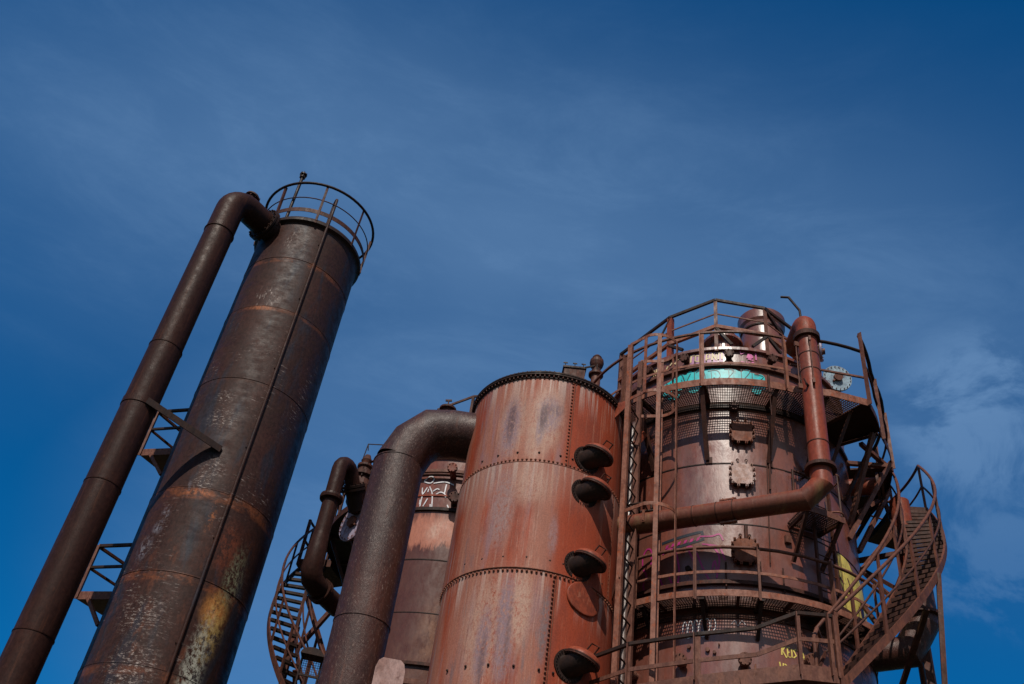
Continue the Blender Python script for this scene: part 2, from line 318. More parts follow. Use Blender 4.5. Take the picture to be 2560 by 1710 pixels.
# ------------------------------------------------------------------ object helpers
COL = sc.collection
def empty(name, loc, label, cat, group=None):
    o = bpy.data.objects.new(name, None); COL.objects.link(o)
    o.location = loc; o.empty_display_size = 0.3
    o['label'] = label; o['category'] = cat
    if group: o['group'] = group
    o['_origin'] = (loc[0], loc[1], loc[2])
    return o
def origin(p):
    while p is not None and p.parent is not None: p = p.parent
    return Vector(p.location) if p is not None else Vector((0, 0, 0))
class MB:
    def __init__(s): s.v = []; s.f = []; s.s = []
    def add(s, vs, fs, smooth=False):
        o = len(s.v); s.v += [tuple(v) for v in vs]
        for f in fs: s.f.append(tuple(i + o for i in f)); s.s.append(smooth)
    def box(s, c, ax, ay, az):        # centre and three half-axis vectors
        c = Vector(c); vs = []
        for i in (-1, 1):
            for j in (-1, 1):
                for k in (-1, 1): vs.append(c + ax * i + ay * j + az * k)
        fs = [(0, 1, 3, 2), (4, 6, 7, 5), (0, 4, 5, 1), (2, 3, 7, 6), (0, 2, 6, 4), (1, 5, 7, 3)]
        if ax.cross(ay).dot(az) < 0: fs = [f[::-1] for f in fs]
        s.add(vs, fs)
    def bar(s, a, b, w, h=None, up=(0, 0, 1)):
        a = Vector(a); b = Vector(b); d = (b - a); L = d.length
        if L < 1e-6: return
        d /= L; h = h or w; up = Vector(up)
        if abs(d.dot(up)) > 0.98: up = Vector((0.3, 1, 0)).normalized()
        x = d.cross(up).normalized(); y = x.cross(d).normalized()
        s.box((a + b) / 2, d * (L / 2), x * (w / 2), y * (h / 2))
    def angle(s, a, b, w, t=0.012, up=(0, 0, 1), flip=1):   # L-section bar
        a = Vector(a); b = Vector(b); d = (b - a).normalized(); up = Vector(up)
        if abs(d.dot(up)) > 0.98: up = Vector((0.3, 1, 0)).normalized()
        x = d.cross(up).normalized() * flip; y = x.cross(d).normalized()
        if y.dot(up) < 0: y = -y
        L = (b - a).length / 2; c = (a + b) / 2
        s.box(c, d * L, x * (w / 2), y * (t / 2))
        s.box(c + x * (w / 2 - t / 2) - y * (w / 2), d * (L * 0.999), x * (t / 2), y * (w / 2 - t / 2))
    def tube(s, pts, r, n=16, crisp=False, closed=False, caps=True, smooth=True):
        pts = [Vector(p) for p in pts]; N = len(pts)
        rr = r if isinstance(r, (list, tuple)) else [r] * N
        tang = []
        for i in range(N):
            if closed: a = (pts[i] - pts[i - 1]).normalized(); b = (pts[(i + 1) % N] - pts[i]).normalized()
            else:
                a = (pts[i] - pts[i - 1]).normalized() if i else (pts[1] - pts[0]).normalized()
                b = (pts[i + 1] - pts[i]).normalized() if i < N - 1 else a
            t = (a + b)
            tang.append((t.normalized() if t.length > 1e-6 else a, a, b))
        ref = Vector((0, 0, 1))
        if abs(tang[0][1].dot(ref)) > 0.9: ref = Vector((1, 0, 0))
        x = tang[0][0].cross(ref).normalized()
        rings = []
        for i in range(N):
            t, a, b = tang[i]
            x = (x - t * x.dot(t)).normalized(); y = t.cross(x)
            # keep the section round across a mitre
            bis = (b - a); k = 1.0
            if bis.length > 1e-4:
                bis = bis - t * bis.dot(t)
                if bis.length > 1e-4:
                    bis.normalize(); k = 1.0 / max(0.3, t.dot(a))
            ring = []
            for j in range(n):
                an = 2 * PI * j / n; o = x * math.cos(an) * rr[i] + y * math.sin(an) * rr[i]
                if k != 1.0: o = o + bis * (o.dot(bis) * (k - 1))
                ring.append(pts[i] + o)
            rings.append(ring)
        segs = N if closed else N - 1
        if crisp:
            for i in range(segs):
                A = rings[i]; B = rings[(i + 1) % N]
                s.add(A + B, [(j, (j + 1) % n, n + (j + 1) % n, n + j) for j in range(n)], smooth)
        else:
            vs = [v for g in rings for v in g]; fs = []
            for i in range(segs):
                i2 = (i + 1) % N
                fs += [(i * n + j, i * n + (j + 1) % n, i2 * n + (j + 1) % n, i2 * n + j) for j in range(n)]
            s.add(vs, fs, smooth)
        if caps and not closed:
            s.add(rings[0], [tuple(range(n))[::-1]]); s.add(rings[-1], [tuple(range(n))])
    def lathe(s, c, prof, n=64, a0=0, a1=360, smooth=True, crisp=True, axis=None):
        """revolve (r, h) profile about a vertical axis through c (or about 'axis')"""
        c = Vector(c); full = abs(a1 - a0) >= 359.9
        if axis is None: X = Vector((1, 0, 0)); Y = Vector((0, 1, 0)); Z = Vector((0, 0, 1))
        else:
            Z = Vector(axis).normalized(); X = Z.orthogonal().normalized(); Y = Z.cross(X)
        m = n if full else n + 1
        rings = []
        for (r, h) in prof:
            rings.append([c + X * (r * math.cos(R(a0 + (a1 - a0) * j / n))) + Y * (r * math.sin(R(a0 + (a1 - a0) * j / n))) + Z * h for j in range(m)])
        for i in range(len(prof) - 1):
            A, B = rings[i], rings[i + 1]
            fs = [(j, (j + 1) % m, m + (j + 1) % m, m + j) for j in range(n)]
            s.add(A + B, fs, smooth)
    def disc(s, c, axis, r, t, n=24, r0=0.0):
        pr = [(max(r0, 1e-4), 0), (r, 0), (r, t), (max(r0, 1e-4), t)]
        if r0 > 0: pr.append((r0, 0))
        Z = Vector(axis).normalized(); X = Z.orthogonal().normalized(); Y = Z.cross(X); c = Vector(c)
        rg = [[c + X * (a * math.cos(2 * PI * j / n)) + Y * (a * math.sin(2 * PI * j / n)) + Z * h for j in range(n)] for a, h in pr]
        for i in range(len(pr) - 1):
            s.add(rg[i] + rg[i + 1], [(j, (j + 1) % n, n + (j + 1) % n, n + j) for j in range(n)], i in (1, 3))
    def dome(s, c, axis, r, h, n=20, k=5):
        Z = Vector(axis).normalized(); X = Z.orthogonal().normalized(); Y = Z.cross(X); c = Vector(c); vs = []; fs = []
        for i in range(k):
            a = (PI / 2) * i / k
            for j in range(n): vs.append(c + (X * math.cos(2 * PI * j / n) + Y * math.sin(2 * PI * j / n)) * (r * math.cos(a)) + Z * (h * math.sin(a)))
        vs.append(c + Z * h)
        for i in range(k - 1): fs += [(i * n + j, i * n + (j + 1) % n, (i + 1) * n + (j + 1) % n, (i + 1) * n + j) for j in range(n)]
        fs += [((k - 1) * n + j, (k - 1) * n + (j + 1) % n, k * n) for j in range(n)]
        s.add(vs, fs, True)
    def rivet(s, p, nrm, r=0.022, h=0.014, n=6):
        s.dome(p, nrm, r, h, n, 2)
    def build(s, name, mat, parent=None, label=None):
        org = origin(parent)
        me = bpy.data.meshes.new(name)
        me.from_pydata([(x - org.x, y - org.y, z - org.z) for x, y, z in s.v], [], s.f)
        me.polygons.foreach_set('use_smooth', s.s)
        me.materials.append(M[mat]); me.update()
        o = bpy.data.objects.new(name, me); COL.objects.link(o)
        if parent is not None: o.parent = parent
        if label: o['label'] = label
        return o

class Cyl:                            # a vertical axis seen from the camera: phi 0 faces the camera, + to the right
    def __init__(s, az, D, r):
        s.az = R(az); s.D = D; s.r = r
        s.c = Vector((D * math.sin(s.az), D * math.cos(s.az), 0))
        s.t = Vector((-math.sin(s.az), -math.cos(s.az), 0)); s.R = Vector((math.cos(s.az), -math.sin(s.az), 0))
    def n(s, phi): return s.t * math.cos(R(phi)) + s.R * math.sin(R(phi))
    def tg(s, phi): return -s.t * math.sin(R(phi)) + s.R * math.cos(R(phi))
    def p(s, phi, r, z): return s.c + s.n(phi) * r + Vector((0, 0, z))
    def arc(s, p0, p1, r, z, step=3.0):
        k = max(1, int(abs(p1 - p0) / step + 0.5))
        rf = r if callable(r) else (lambda a: r)
        zf = z if callable(z) else (lambda a: z)
        return [s.p(p0 + (p1 - p0) * i / k, rf(p0 + (p1 - p0) * i / k), zf(p0 + (p1 - p0) * i / k)) for i in range(k + 1)]
def polar(az, D, z): return Vector((D * math.sin(R(az)), D * math.cos(R(az)), z))
def arcband(mb, C, p0, p1, r0, r1, z0, z1, step=3.0):
    """solid curved bar between radii r0..r1 (numbers or functions) and heights z0..z1"""
    k = max(1, int(abs(p1 - p0) / step + 0.5))
    f = lambda g, a: g(a) if callable(g) else g
    sec = []
    for i in range(k + 1):
        a = p0 + (p1 - p0) * i / k
        sec.append([C.p(a, f(r0, a), f(z0, a)), C.p(a, f(r1, a), f(z0, a)), C.p(a, f(r1, a), f(z1, a)), C.p(a, f(r0, a), f(z1, a))])
    vs = [v for q_ in sec for v in q_]; fs = []
    for i in range(k):
        for j in range(4): fs.append((i * 4 + j, i * 4 + (j + 1) % 4, i * 4 + 4 + (j + 1) % 4, i * 4 + 4 + j)[::-1])
    full = abs(p1 - p0) > 359
    if not full: fs += [(0, 1, 2, 3), (k * 4 + 3, k * 4 + 2, k * 4 + 1, k * 4)]
    mb.add(vs, fs)
def ribbon(mb, C, pts, w, r, sub=0.06):
    """painted stroke on the wall of C: pts are (phi, z)"""
    P = []
    for (a, b), (c, d) in zip(pts[:-1], pts[1:]):
        L = math.hypot(R(c - a) * r, d - b); k = max(1, int(L / sub))
        P += [(a + (c - a) * i / k, b + (d - b) * i / k) for i in range(k)]
    P.append(pts[-1]); vs = []
    for i, (a, b) in enumerate(P):
        a0, b0 = P[max(0, i - 1)]; a1, b1 = P[min(len(P) - 1, i + 1)]
        dx = R(a1 - a0) * r; dz = b1 - b0; L = math.hypot(dx, dz) or 1
        nx, nz = -dz / L * w / 2, dx / L * w / 2
        vs += [C.p(a + math.degrees(nx / r), r, b + nz), C.p(a - math.degrees(nx / r), r, b - nz)]
    mb.add(vs, [(i * 2, i * 2 + 1, i * 2 + 3, i * 2 + 2) for i in range(len(P) - 1)])
def smoothpts(pts, k=5, closed=False):
    out = []; N = len(pts)
    rng = range(N if closed else N - 1)
    g = lambda i: pts[i % N] if closed else pts[max(0, min(N - 1, i))]
    for i in rng:
        p0, p1, p2, p3 = g(i - 1), g(i), g(i + 1), g(i + 2)
        for j in range(k):
            t = j / k
            out.append(tuple(0.5 * ((2 * p1[d]) + (-p0[d] + p2[d]) * t + (2 * p0[d] - 5 * p1[d] + 4 * p2[d] - p3[d]) * t * t + (-p0[d] + 3 * p1[d] - 3 * p2[d] + p3[d]) * t ** 3) for d in (0, 1)))
    if not closed: out.append(pts[-1])
    return out
def fill(mb, C, pts, r):
    """painted patch on the wall of C, sliced in narrow strips so that it follows the curve"""
    poly = pts; lo = min(p[0] for p in poly); hi = max(p[0] for p in poly); k = max(2, int((hi - lo) / 0.5))
    def spans(a):
        zs = []
        for i in range(len(poly)):
            (x0, z0), (x1, z1) = poly[i], poly[(i + 1) % len(poly)]
            if (x0 <= a) != (x1 <= a): zs.append(z0 + (z1 - z0) * (a - x0) / (x1 - x0))
        zs.sort(); return zs
    e = (hi - lo) * 1e-3
    prev = None
    for i in range(k + 1):
        a = lo + e + (hi - lo - 2 * e) * i / k; zs = spans(a)
        if prev is not None and len(zs) == len(prev[1]) and zs:
            for j in range(0, len(zs) - 1, 2):
                mb.add([C.p(prev[0], r, prev[1][j]), C.p(a, r, zs[j]), C.p(a, r, zs[j + 1]), C.p(prev[0], r, prev[1][j + 1])], [(0, 1, 2, 3)])
        prev = (a, zs)

# ------------------------------------------------------------------ axes of the standing things (metres)
T1 = Cyl(-16.71, 20.0, 1.333)      # tall dark tower
P1 = Cyl(-23.36, 18.72, 0.348)     # its side pipe
T2 = Cyl(3.49, 14.0, 1.307)        # riveted tank
P2 = Cyl(-6.30, 14.1, 0.42)        # big elbow pipe
T3 = Cyl(15.84, 16.0, 2.2)         # scrubber tower on the right
T4 = Cyl(-1.55, 20.2, 2.2)         # scrubber tower behind

# ------------------------------------------------------------------ ground
g = MB(); g.add([(-3000, -3000, 0), (3000, -3000, 0), (3000, 3000, 0), (-3000, 3000, 0)], [(0, 1, 2, 3)])
go = g.build('ground', 'ground'); go['kind'] = 'structure'

# ================================================================== TALL TOWER
def tall_tower():
    C = T1
    t = empty('distillation_tower', C.c, 'tall near black rusted steel tower with a round railing at its top, left of centre', 'tower')
    m = MB(); zs = [0, 2.6, 4.5, 6.4, 8.25, 10.1, 12.0, 14.9, 17.12, 18.8, 20.2]
    for i in range(len(zs) - 1):
        rr = C.r + (0.004 if i % 2 else 0.0)
        m.lathe(C.c, [(rr, zs[i]), (rr, zs[i + 1])], 96)
    m.build('shell', 'tower_steel', t)
    for z in zs[1:-1]:
        b = MB(); b.lathe(C.c, [(C.r - .01, z - .012), (C.r + .008, z - .008), (C.r + .010, z), (C.r + .008, z + .008), (C.r - .01, z + .012)], 96)
        b.build('weld_seam', 'tower_steel', t)
    f = MB(); f.lathe(C.c, [(C.r, 20.03), (1.36, 20.07), (1.43, 20.12), (1.43, 20.2), (1.40, 20.26), (0.6, 20.27), (0.01, 20.27)], 96)
    f.build('top_flange', 'black_iron', t)
    # channel that climbs the face and hooks over the top
    ch = MB(); pts = [C.p(8.2, 1.375, 0.1), C.p(8.2, 1.375, 20.0), C.p(8.2, 1.43, 20.35), C.p(8.2, 1.43, 21.15)]
    for i in range(1, 7):
        a = R(180 * i / 6 * 0.98); pts.append(C.p(8.2, 1.43 - 0.10 * (1 - math.cos(a)), 21.15 + 0.10 * math.sin(a)))
    pts.append(C.p(8.2, 1.22, 20.30)); ch.tube(pts, 0.038, 12)
    ch.build('climbing_pipe', 'tower_steel', t)
    for z in (2.2, 4.4, 6.6, 8.8, 11, 13.2, 15.4, 17.6, 19.5):
        b = MB(); b.bar(C.p(8.2, 1.30, z), C.p(8.2, 1.36, z), 0.12, 0.04); b.build('pipe_clamp', 'tower_steel', t)
    # railing crown
    r = MB(); r.tube(C.arc(0, 354, 1.50, 21.48, 6), 0.036, 8, closed=True); r.build('top_rail', 'black_iron', t)
    r = MB(); r.tube(C.arc(0, 354, 1.46, 20.94, 6), 0.016, 6, closed=True); r.build('middle_rail', 'rail_dark', t)
    r = MB(); arcband(r, C, 0, 360, 1.435, 1.447, 20.42, 20.56, 5); r.build('toe_board', 'rail_dark', t)
    for ph in (-97, -52, -5.2, 40.5, 84, 130, 175, 220):
        r = MB(); r.angle(C.p(ph, 1.44, 20.10), C.p(ph, 1.485, 21.47), 0.06, 0.012, up=C.n(ph))
        r.bar(C.p(ph, 1.40, 20.2), C.p(ph, 1.46, 20.2), 0.05, 0.04); r.build('post', 'rail_dark', t)
    v = MB(); v.tube([C.p(-46, 1.20, 20.27), C.p(-46, 1.20, 22.15)], 0.042, 10)
    v.disc(C.p(-46, 1.20, 22.13), (0, 0, 1), 0.075, 0.05, 12); v.disc(C.p(-46, 1.20, 22.24), (0, 0, 1), 0.10, 0.035, 12)
    v.tube([C.p(-46, 1.20, 22.1), C.p(-46, 1.20, 22.28)], 0.05, 8)
    for i in range(6): v.tube([C.p(-46, 1.20, 22.14) + Vector((math.cos(i) * .08, math.sin(i) * .08, 0)), C.p(-46, 1.20, 22.33) + Vector((math.cos(i) * .08, math.sin(i) * .08, 0))], 0.011, 5)
    v.build('vent_pipe', 'black_iron', t)
    return t
tower = tall_tower()

def side_pipe():
    a = -57.0; cen = P1.c; zc = 19.95
    t = empty('riser_pipe', cen, 'long dark pipe with a bent top beside the tall tower, leftmost in the photo', 'pipe')
    tow = T1.p(a, 1.25, zc); base = Vector((cen.x, cen.y, 0))
    end = Vector((tow.x, tow.y, zc)); dirh = (end - Vector((cen.x, cen.y, zc))).normalized()
    rb = 0.50; pts = [base, Vector((cen.x, cen.y, 14.85))]
    m = MB(); m.tube(pts, [0.356, 0.356], 40); m.build('lower_pipe', 'dark_pipe', t)
    pts = [Vector((cen.x, cen.y, 14.85)), Vector((cen.x, cen.y, zc - rb))]
    k = 9
    for i in range(1, k + 1):
        an = R(90 * i / k); pts.append(Vector((cen.x, cen.y, zc - rb)) + dirh * (rb * (1 - math.cos(an))) + Vector((0, 0, rb * math.sin(an))))
    pts.append(end - dirh * 0.34)
    m = MB(); m.tube(pts, 0.346, 40); m.build('upper_pipe', 'dark_pipe', t)
    for z in (14.85, 11.3, 8.2, 18.6):
        b = MB(); b.lathe(cen, [(0.345, z - .02), (0.366, z - .012), (0.368, z + .010), (0.345, z + .02)], 40); b.build('weld_seam', 'dark_pipe', t)
    f = MB(); c0 = end - dirh * 0.36
    f.disc(c0, dirh, 0.47, 0.055, 36); f.disc(c0 + dirh * 0.075, dirh, 0.47, 0.055, 36)
    X = dirh.orthogonal().normalized(); Y = dirh.cross(X)
    for i in range(20):
        o = (X * math.cos(2 * PI * i / 20) + Y * math.sin(2 * PI * i / 20)) * 0.425
        f.tube([c0 + o - dirh * 0.05, c0 + o + dirh * 0.18], 0.022, 6)
    f.build('bolted_flange', 'black_iron', t)
    m = MB(); m.tube([c0 + dirh * 0.12, end + dirh * 0.25], 0.34, 36); m.build('nozzle', 'tower_steel', t)
    v = MB(); c1 = Vector((cen.x, cen.y, zc)) + dirh * 0.36 + Vector((0, 0, 0.24)); ax = (dirh * 0.35 + Vector((0, 0, 1))).normalized()
    v.tube([c1, c1 + ax * 0.16], 0.14, 16); v.disc(c1 + ax * 0.15, ax, 0.21, 0.05, 18); v.dome(c1 + ax * 0.2, ax, 0.15, 0.05, 14, 3)
    for i in range(8):
        o = Vector((math.cos(i * .785), math.sin(i * .785), 0)) * 0.175; v.tube([c1 + ax * 0.12 + o, c1 + ax * 0.24 + o], 0.016, 5)
    v.build('clean_out_cap', 'rail_dark', t)
side_pipe()

def strut():
    a = P1.p(24, 0.33, 13.32); b = T1.p(-14.4, 1.325, 13.0)
    t = empty('strut_beam', a, 'dark slanting angle beam bracing the left pipe against the tall tower', 'beam')
    m = MB(); m.angle(a - (b - a).normalized() * .05, b, 0.15, 0.02); m.build('angle_iron', 'black_iron', t)
    m = MB(); m.lathe(P1.c, [(0.355, 13.2), (0.372, 13.2), (0.372, 13.36), (0.355, 13.36)], 36); m.build('pipe_band', 'dark_pipe', t)
strut()

def side_stage(zf, zt, label, low):
    """small railed stage on the far left side of the tall tower"""
    A = polar(-22.13, 20.45, 0); B = polar(-20.42, 19.95, 0); Cc = polar(-20.15, 20.95, 0)
    V = lambda p, z: Vector((p.x, p.y, z))
    t = empty('railed_stage', V(A, zf - .2), label, 'platform', 'small railed stages on the tall tower')
    m = MB(); lo = [V(A, zf - .17), V(B, zf - .17), V(Cc, zf - .17)]; hi = [V(A, zf), V(B, zf), V(Cc, zf)]
    m.add(lo + hi, [(0, 2, 1), (3, 4, 5), (0, 1, 4, 3), (1, 2, 5, 4), (2, 0, 3, 5)]); m.build('deck', 'rail', t)
    m = MB(); m.angle(V(A, zf - .15), V(A, zt + .03), 0.085, 0.02, up=(1, 0, 0)); m.build('post', 'rail', t)
    zm = zf + (zt - zf) * 0.52
    for z, w in ((zt, .06), (zm, .05)):
        m = MB(); m.bar(V(A, z), V(B, z + .02), w); m.build('rail', 'black_iron', t)
        m = MB(); m.bar(V(A, z - .02), V(Cc, z - .02), w * .9); m.build('rail', 'rail_dark', t)
    m = MB(); a = V(A, zf - .17).lerp(V(B, zf - .17), 0.35); m.bar(a, T1.p(-84, 1.33, zf - .75), 0.07); m.build('brace', 'rail', t)
side_stage(13.38, 14.42, 'upper small railed stage between the dark pipe and the tall tower', 0)
side_stage(9.92, 10.94, 'lower small railed stage between the dark pipe and the tall tower', 1)

# ================================================================== RIVETED TANK
def tank():
    C = T2
    t = empty('riveted_tank', C.c, 'orange red riveted steel tank with weathered pale streaks, in the middle foreground', 'tank')
    zs = [0, 3.0, 4.85, 6.69, 8.52, 10.34, 12.10]
    m = MB()
    for i in range(len(zs) - 1):
        rr = C.r + (0.013 if i % 2 == 0 else 0.0)
        z1 = zs[i + 1]
        m.lathe(C.c, [(rr - .015, zs[i]), (rr, zs[i]), (rr, z1), (rr - .015, z1)], 128)
    m.build('shell', 'tank_oxide', t)
    for i, z in enumerate(zs[2:-1]):
        m = MB(); lap = C.r + .013
        for k in range(120):
            ph = k * 3.0
            if 110 < ph < 250: continue
            m.rivet(C.p(ph, C.r + .001 if z != 8.52 else lap, z + (0.045 if z != 8.52 else -0.045)), C.n(ph), 0.021, 0.017)
        s = m; s.lathe(C.c, [(C.r + .012, z - .006), (C.r + .018, z - .004), (C.r + .018, z + .004), (C.r - .005, z + .006)], 128)
        s.build('riveted_seam', 'plate', t)
    for ph, z0, z1 in ((14.8, 10.40, 12.06), (60, 8.58, 10.30), (14.4, 6.72, 8.46), (-95, 8.58, 10.3), (60, 4.9, 6.65)):
        m = MB(); n = int((z1 - z0) / 0.066)
        for k in range(n + 1): m.rivet(C.p(ph, C.r + (.013 if z1 < 8.5 or z0 > 10.35 and False else 0.001), z0 + (z1 - z0) * k / n), C.n(ph), 0.020, 0.018)
        s = m; s.box(C.p(ph + 1.6, C.r + .006, (z0 + z1) / 2), C.n(ph + 1.6) * .010, C.tg(ph + 1.6) * .004, Vector((0, 0, (z1 - z0) / 2 + .03))); s.build('riveted_seam', 'plate', t)
    m = MB()
    for z in (10.52, 8.69, 7.07):
        for ph in (-48, -33.7, -19, -4.1, 10.6, 19.3, 33.8, 52): m.rivet(C.p(ph, C.r + (.012 if z < 8.5 else 0), z), C.n(ph), 0.020, 0.02, 8)
    m.build('stud_bolts', 'black_iron', t)
    # bolted rim
    m = MB(); m.lathe(C.c, [(C.r, 12.02), (C.r + .02, 12.02), (C.r + .02, 12.06), (1.36, 12.07), (1.36, 12.09), (C.r + .03, 12.092), (C.r + .03, 12.105), (1.36, 12.107), (1.36, 12.13), (1.2, 12.14), (0.6, 12.30), (0.01, 12.34)], 128, smooth=False)
    m.build('rim_flange', 'black_iron', t)
    m = MB()
    for k in range(110):
        ph = k * 360 / 110; p = C.p(ph, 1.338, 12.04)
        m.tube([p, p + Vector((0, 0, 0.112))], 0.010, 5)
        m.tube([p + Vector((0, 0, -.012)), p + Vector((0, 0, .025))], 0.016, 6)
    m.build('rim_bolts', 'rail_dark', t)
    # charging hatches with tilted domed lids
    for ph, z in ((33.3, 10.66), (33.4, 10.04), (33.0, 8.79), (32.5, 7.29)):
        ax = (C.n(ph + 42) * math.cos(R(67)) + Vector((0, 0, math.sin(R(67))))).normalized()
        c0 = C.p(ph + 2, 1.42, z + .02)
        h = MB(); n0 = C.n(ph - 3); w0 = C.p(ph - 3, C.r - .02, z - .05); Xa = n0.cross(Vector((0, 0, 1))).normalized(); Ya = Xa.cross(n0)
        Xb = (Xa - ax * Xa.dot(ax)).normalized(); Yb = Xb.cross(ax)
        if Yb.dot(Ya) < 0 and Yb.dot(n0) > 0: pass
        rg = []
        for q_, (ce, X_, Y_, r_) in enumerate(((w0, Xa, Ya, .17), (w0 + n0 * .03, Xa, Ya, .17), (c0 - ax * .02, Xb, Yb, .215), (c0, Xb, Yb, .215))):
            rg.append([ce + X_ * (math.cos(2 * PI * j / 28) * r_) + Y_ * (math.sin(2 * PI * j / 28) * r_) for j in range(28)])
        h.add([v for g_ in rg for v in g_], [(i * 28 + j, i * 28 + (j + 1) % 28, (i + 1) * 28 + (j + 1) % 28, (i + 1) * 28 + j) for i in range(3) for j in range(28)], True)
        ho = h.build('hatch_neck', 'black_iron', t)
        h = MB(); h.disc(c0, ax, 0.258, 0.016, 36); h.disc(c0 + ax * .022, ax, 0.258, 0.016, 36); h.build('hatch_rim', 'rail_dark', t)
        h = MB(); X = ax.orthogonal().normalized(); Y = ax.cross(X)
        for i in range(28):
            o = (X * math.cos(2 * PI * i / 28) + Y * math.sin(2 * PI * i / 28)) * .238
            h.tube([c0 + o - ax * .012, c0 + o + ax * .062], 0.008, 5)
        h.build('hatch_bolts', 'rail', t)
        h = MB(); h.dome(c0 + ax * .038, ax, .252, .12, 32, 7)
        lo = h.build('hatch_lid', 'tank_lid', t)
        h = MB(); q0 = c0 + ax * .15; s = C.tg(ph + 5); u = (ax * 0.7 + C.n(ph)).normalized() * 0.09
        off = C.n(ph) * 0.10
        h.tube([q0 + off - s * .07 - ax * .05, q0 + off - s * .07 + u, q0 + off + s * .07 + u, q0 + off + s * .07 - ax * .05], 0.011, 6, crisp=True)
        h.build('lid_handle', 'rail_dark', lo)
        h = MB(); h.disc(w0, n0, .235, .03, 32)
        for i in range(30): h.rivet(w0 + n0 * .04 + Xa * (math.cos(i * PI / 15) * .212) + Ya * (math.sin(i * PI / 15) * .212), n0, .011, .012)
        h.build('hatch_collar', 'black_iron', t)  # collar coloured black to stand for the shade under the lid
    # round patch plate
    m = MB(); vs = []; n = 40
    def pt(a, rr, r0): return C.p(36.5 + math.degrees(math.cos(a) * rr / C.r), r0, 8.28 + math.sin(a) * rr * .8)
    for rr, r0 in ((0.30, C.r + .005), (0.30, C.r + .030), (0.285, C.r + .033)): vs.append([pt(2 * PI * j / n, rr, r0) for j in range(n)])
    for k in range(12): vs.append([pt(2 * PI * j / n, 0.285 * (1 - (k + 1) / 12.001), C.r + .033) for j in range(n)])
    m.add([v for g_ in vs for v in g_], [(i * n + j, i * n + (j + 1) % n, (i + 1) * n + (j + 1) % n, (i + 1) * n + j) for i in range(len(vs) - 1) for j in range(n)], True)
    m.build('patch_plate', 'tank_lid', t)
tank()

# ================================================================== BIG ELBOW PIPE
def elbow_pipe():
    c = P2.c; zc = 11.55; r = P2.r
    t = empty('elbow_duct', c, 'thick brown pipe rising and bending right into the riveted tank', 'pipe')
    tgt = T2.c.copy(); tgt += T2.n(-88) * 0.9
    d = Vector((tgt.x - c.x, tgt.y - c.y, 0)).normalized()
    rb = 0.80; V = lambda x, z: Vector((c.x, c.y, 0)) + d * x + Vector((0, 0, z))
    # mitred bend in three cuts
    pts = [V(0, 0), V(0, 7.9), V(0, zc - rb), V(rb * .21, zc - rb * .43), V(rb * .55, zc - rb * .07), V(rb * .98, zc)]
    m = MB(); m.tube(pts[:3], r, 56, caps=False); m.build('vertical_run', 'big_pipe', t)
    m = MB(); m.tube([pts[2]] + pts[3:] + [V(1.30, zc)], r, 56, caps=False)
    m.build('mitred_bend', 'big_pipe', t)
    for z in (7.9, zc - rb, 4.4):
        b = MB(); b.lathe(c, [(r - .01, z - .016), (r + .010, z - .01), (r + .010, z + .01), (r - .01, z + .016)], 48); b.build('weld_seam', 'big_pipe', t)
    f = MB(); p = V(1.30, zc); f.disc(p, d, .50, .05, 48); f.disc(p + d * .07, d, .50, .05, 48)
    Y = Vector((0, 0, 1)); X = d.cross(Y)
    for i in range(24):
        o = (X * math.cos(2 * PI * i / 24) + Y * math.sin(2 * PI * i / 24)) * .465; f.tube([p + o - d * .03, p + o + d * .15], .016, 6)
    f.build('bolted_flange', 'rail_dark', t)
    L = (Vector((tgt.x, tgt.y, 0)) - Vector((c.x, c.y, 0))).length
    m = MB(); m.tube([V(1.40, zc), V(L + .1, zc)], r - .02, 56); m.build('nozzle', 'tank_lid', t)
    # small relief valve on the bend
    v = MB(); q0 = V(.62, zc + .36); v.tube([q0, q0 + Vector((0, 0, .16))], .10, 14); v.disc(q0 + Vector((0, 0, .13)), (0, 0, 1), .15, .035, 16)
    v.dome(q0 + Vector((0, 0, .165)), (0, 0, 1), .12, .07, 14, 3); v.tube([q0 + Vector((0, 0, .2)), q0 + Vector((-.02, 0, .36))], .014, 6)
    v.bar(q0 + Vector((-.07, 0, .34)), q0 + Vector((.04, 0, .36)), .03)
    v.build('relief_valve', 'rail_dark', t)
elbow_pipe()
def hand_rail_behind():
    a = polar(-4.5, 14.05, 0); b = polar(-2.14, 14.05, 0); cc = polar(-1.55, 14.05, 0); V = lambda p, z: Vector((p.x, p.y, z))
    t = empty('guard_rail', V(b, 11.9), 'thin dark handrail on top of the thick elbow pipe, against the tank rim', 'railing')
    m = MB(); m.bar(V(a, 12.02), V(b, 12.46), .034); m.bar(V(b, 12.46), V(cc, 12.50), .034); m.build('top_rail', 'rail_dark', t)
    m = MB(); m.bar(V(b, 11.90), V(b, 12.46), .045); m.build('post', 'rail_dark', t)
    m = MB(); m.bar(V(b, 12.10), V(cc, 12.10), .026); m.build('middle_rail', 'rail_dark', t)
hand_rail_behind()

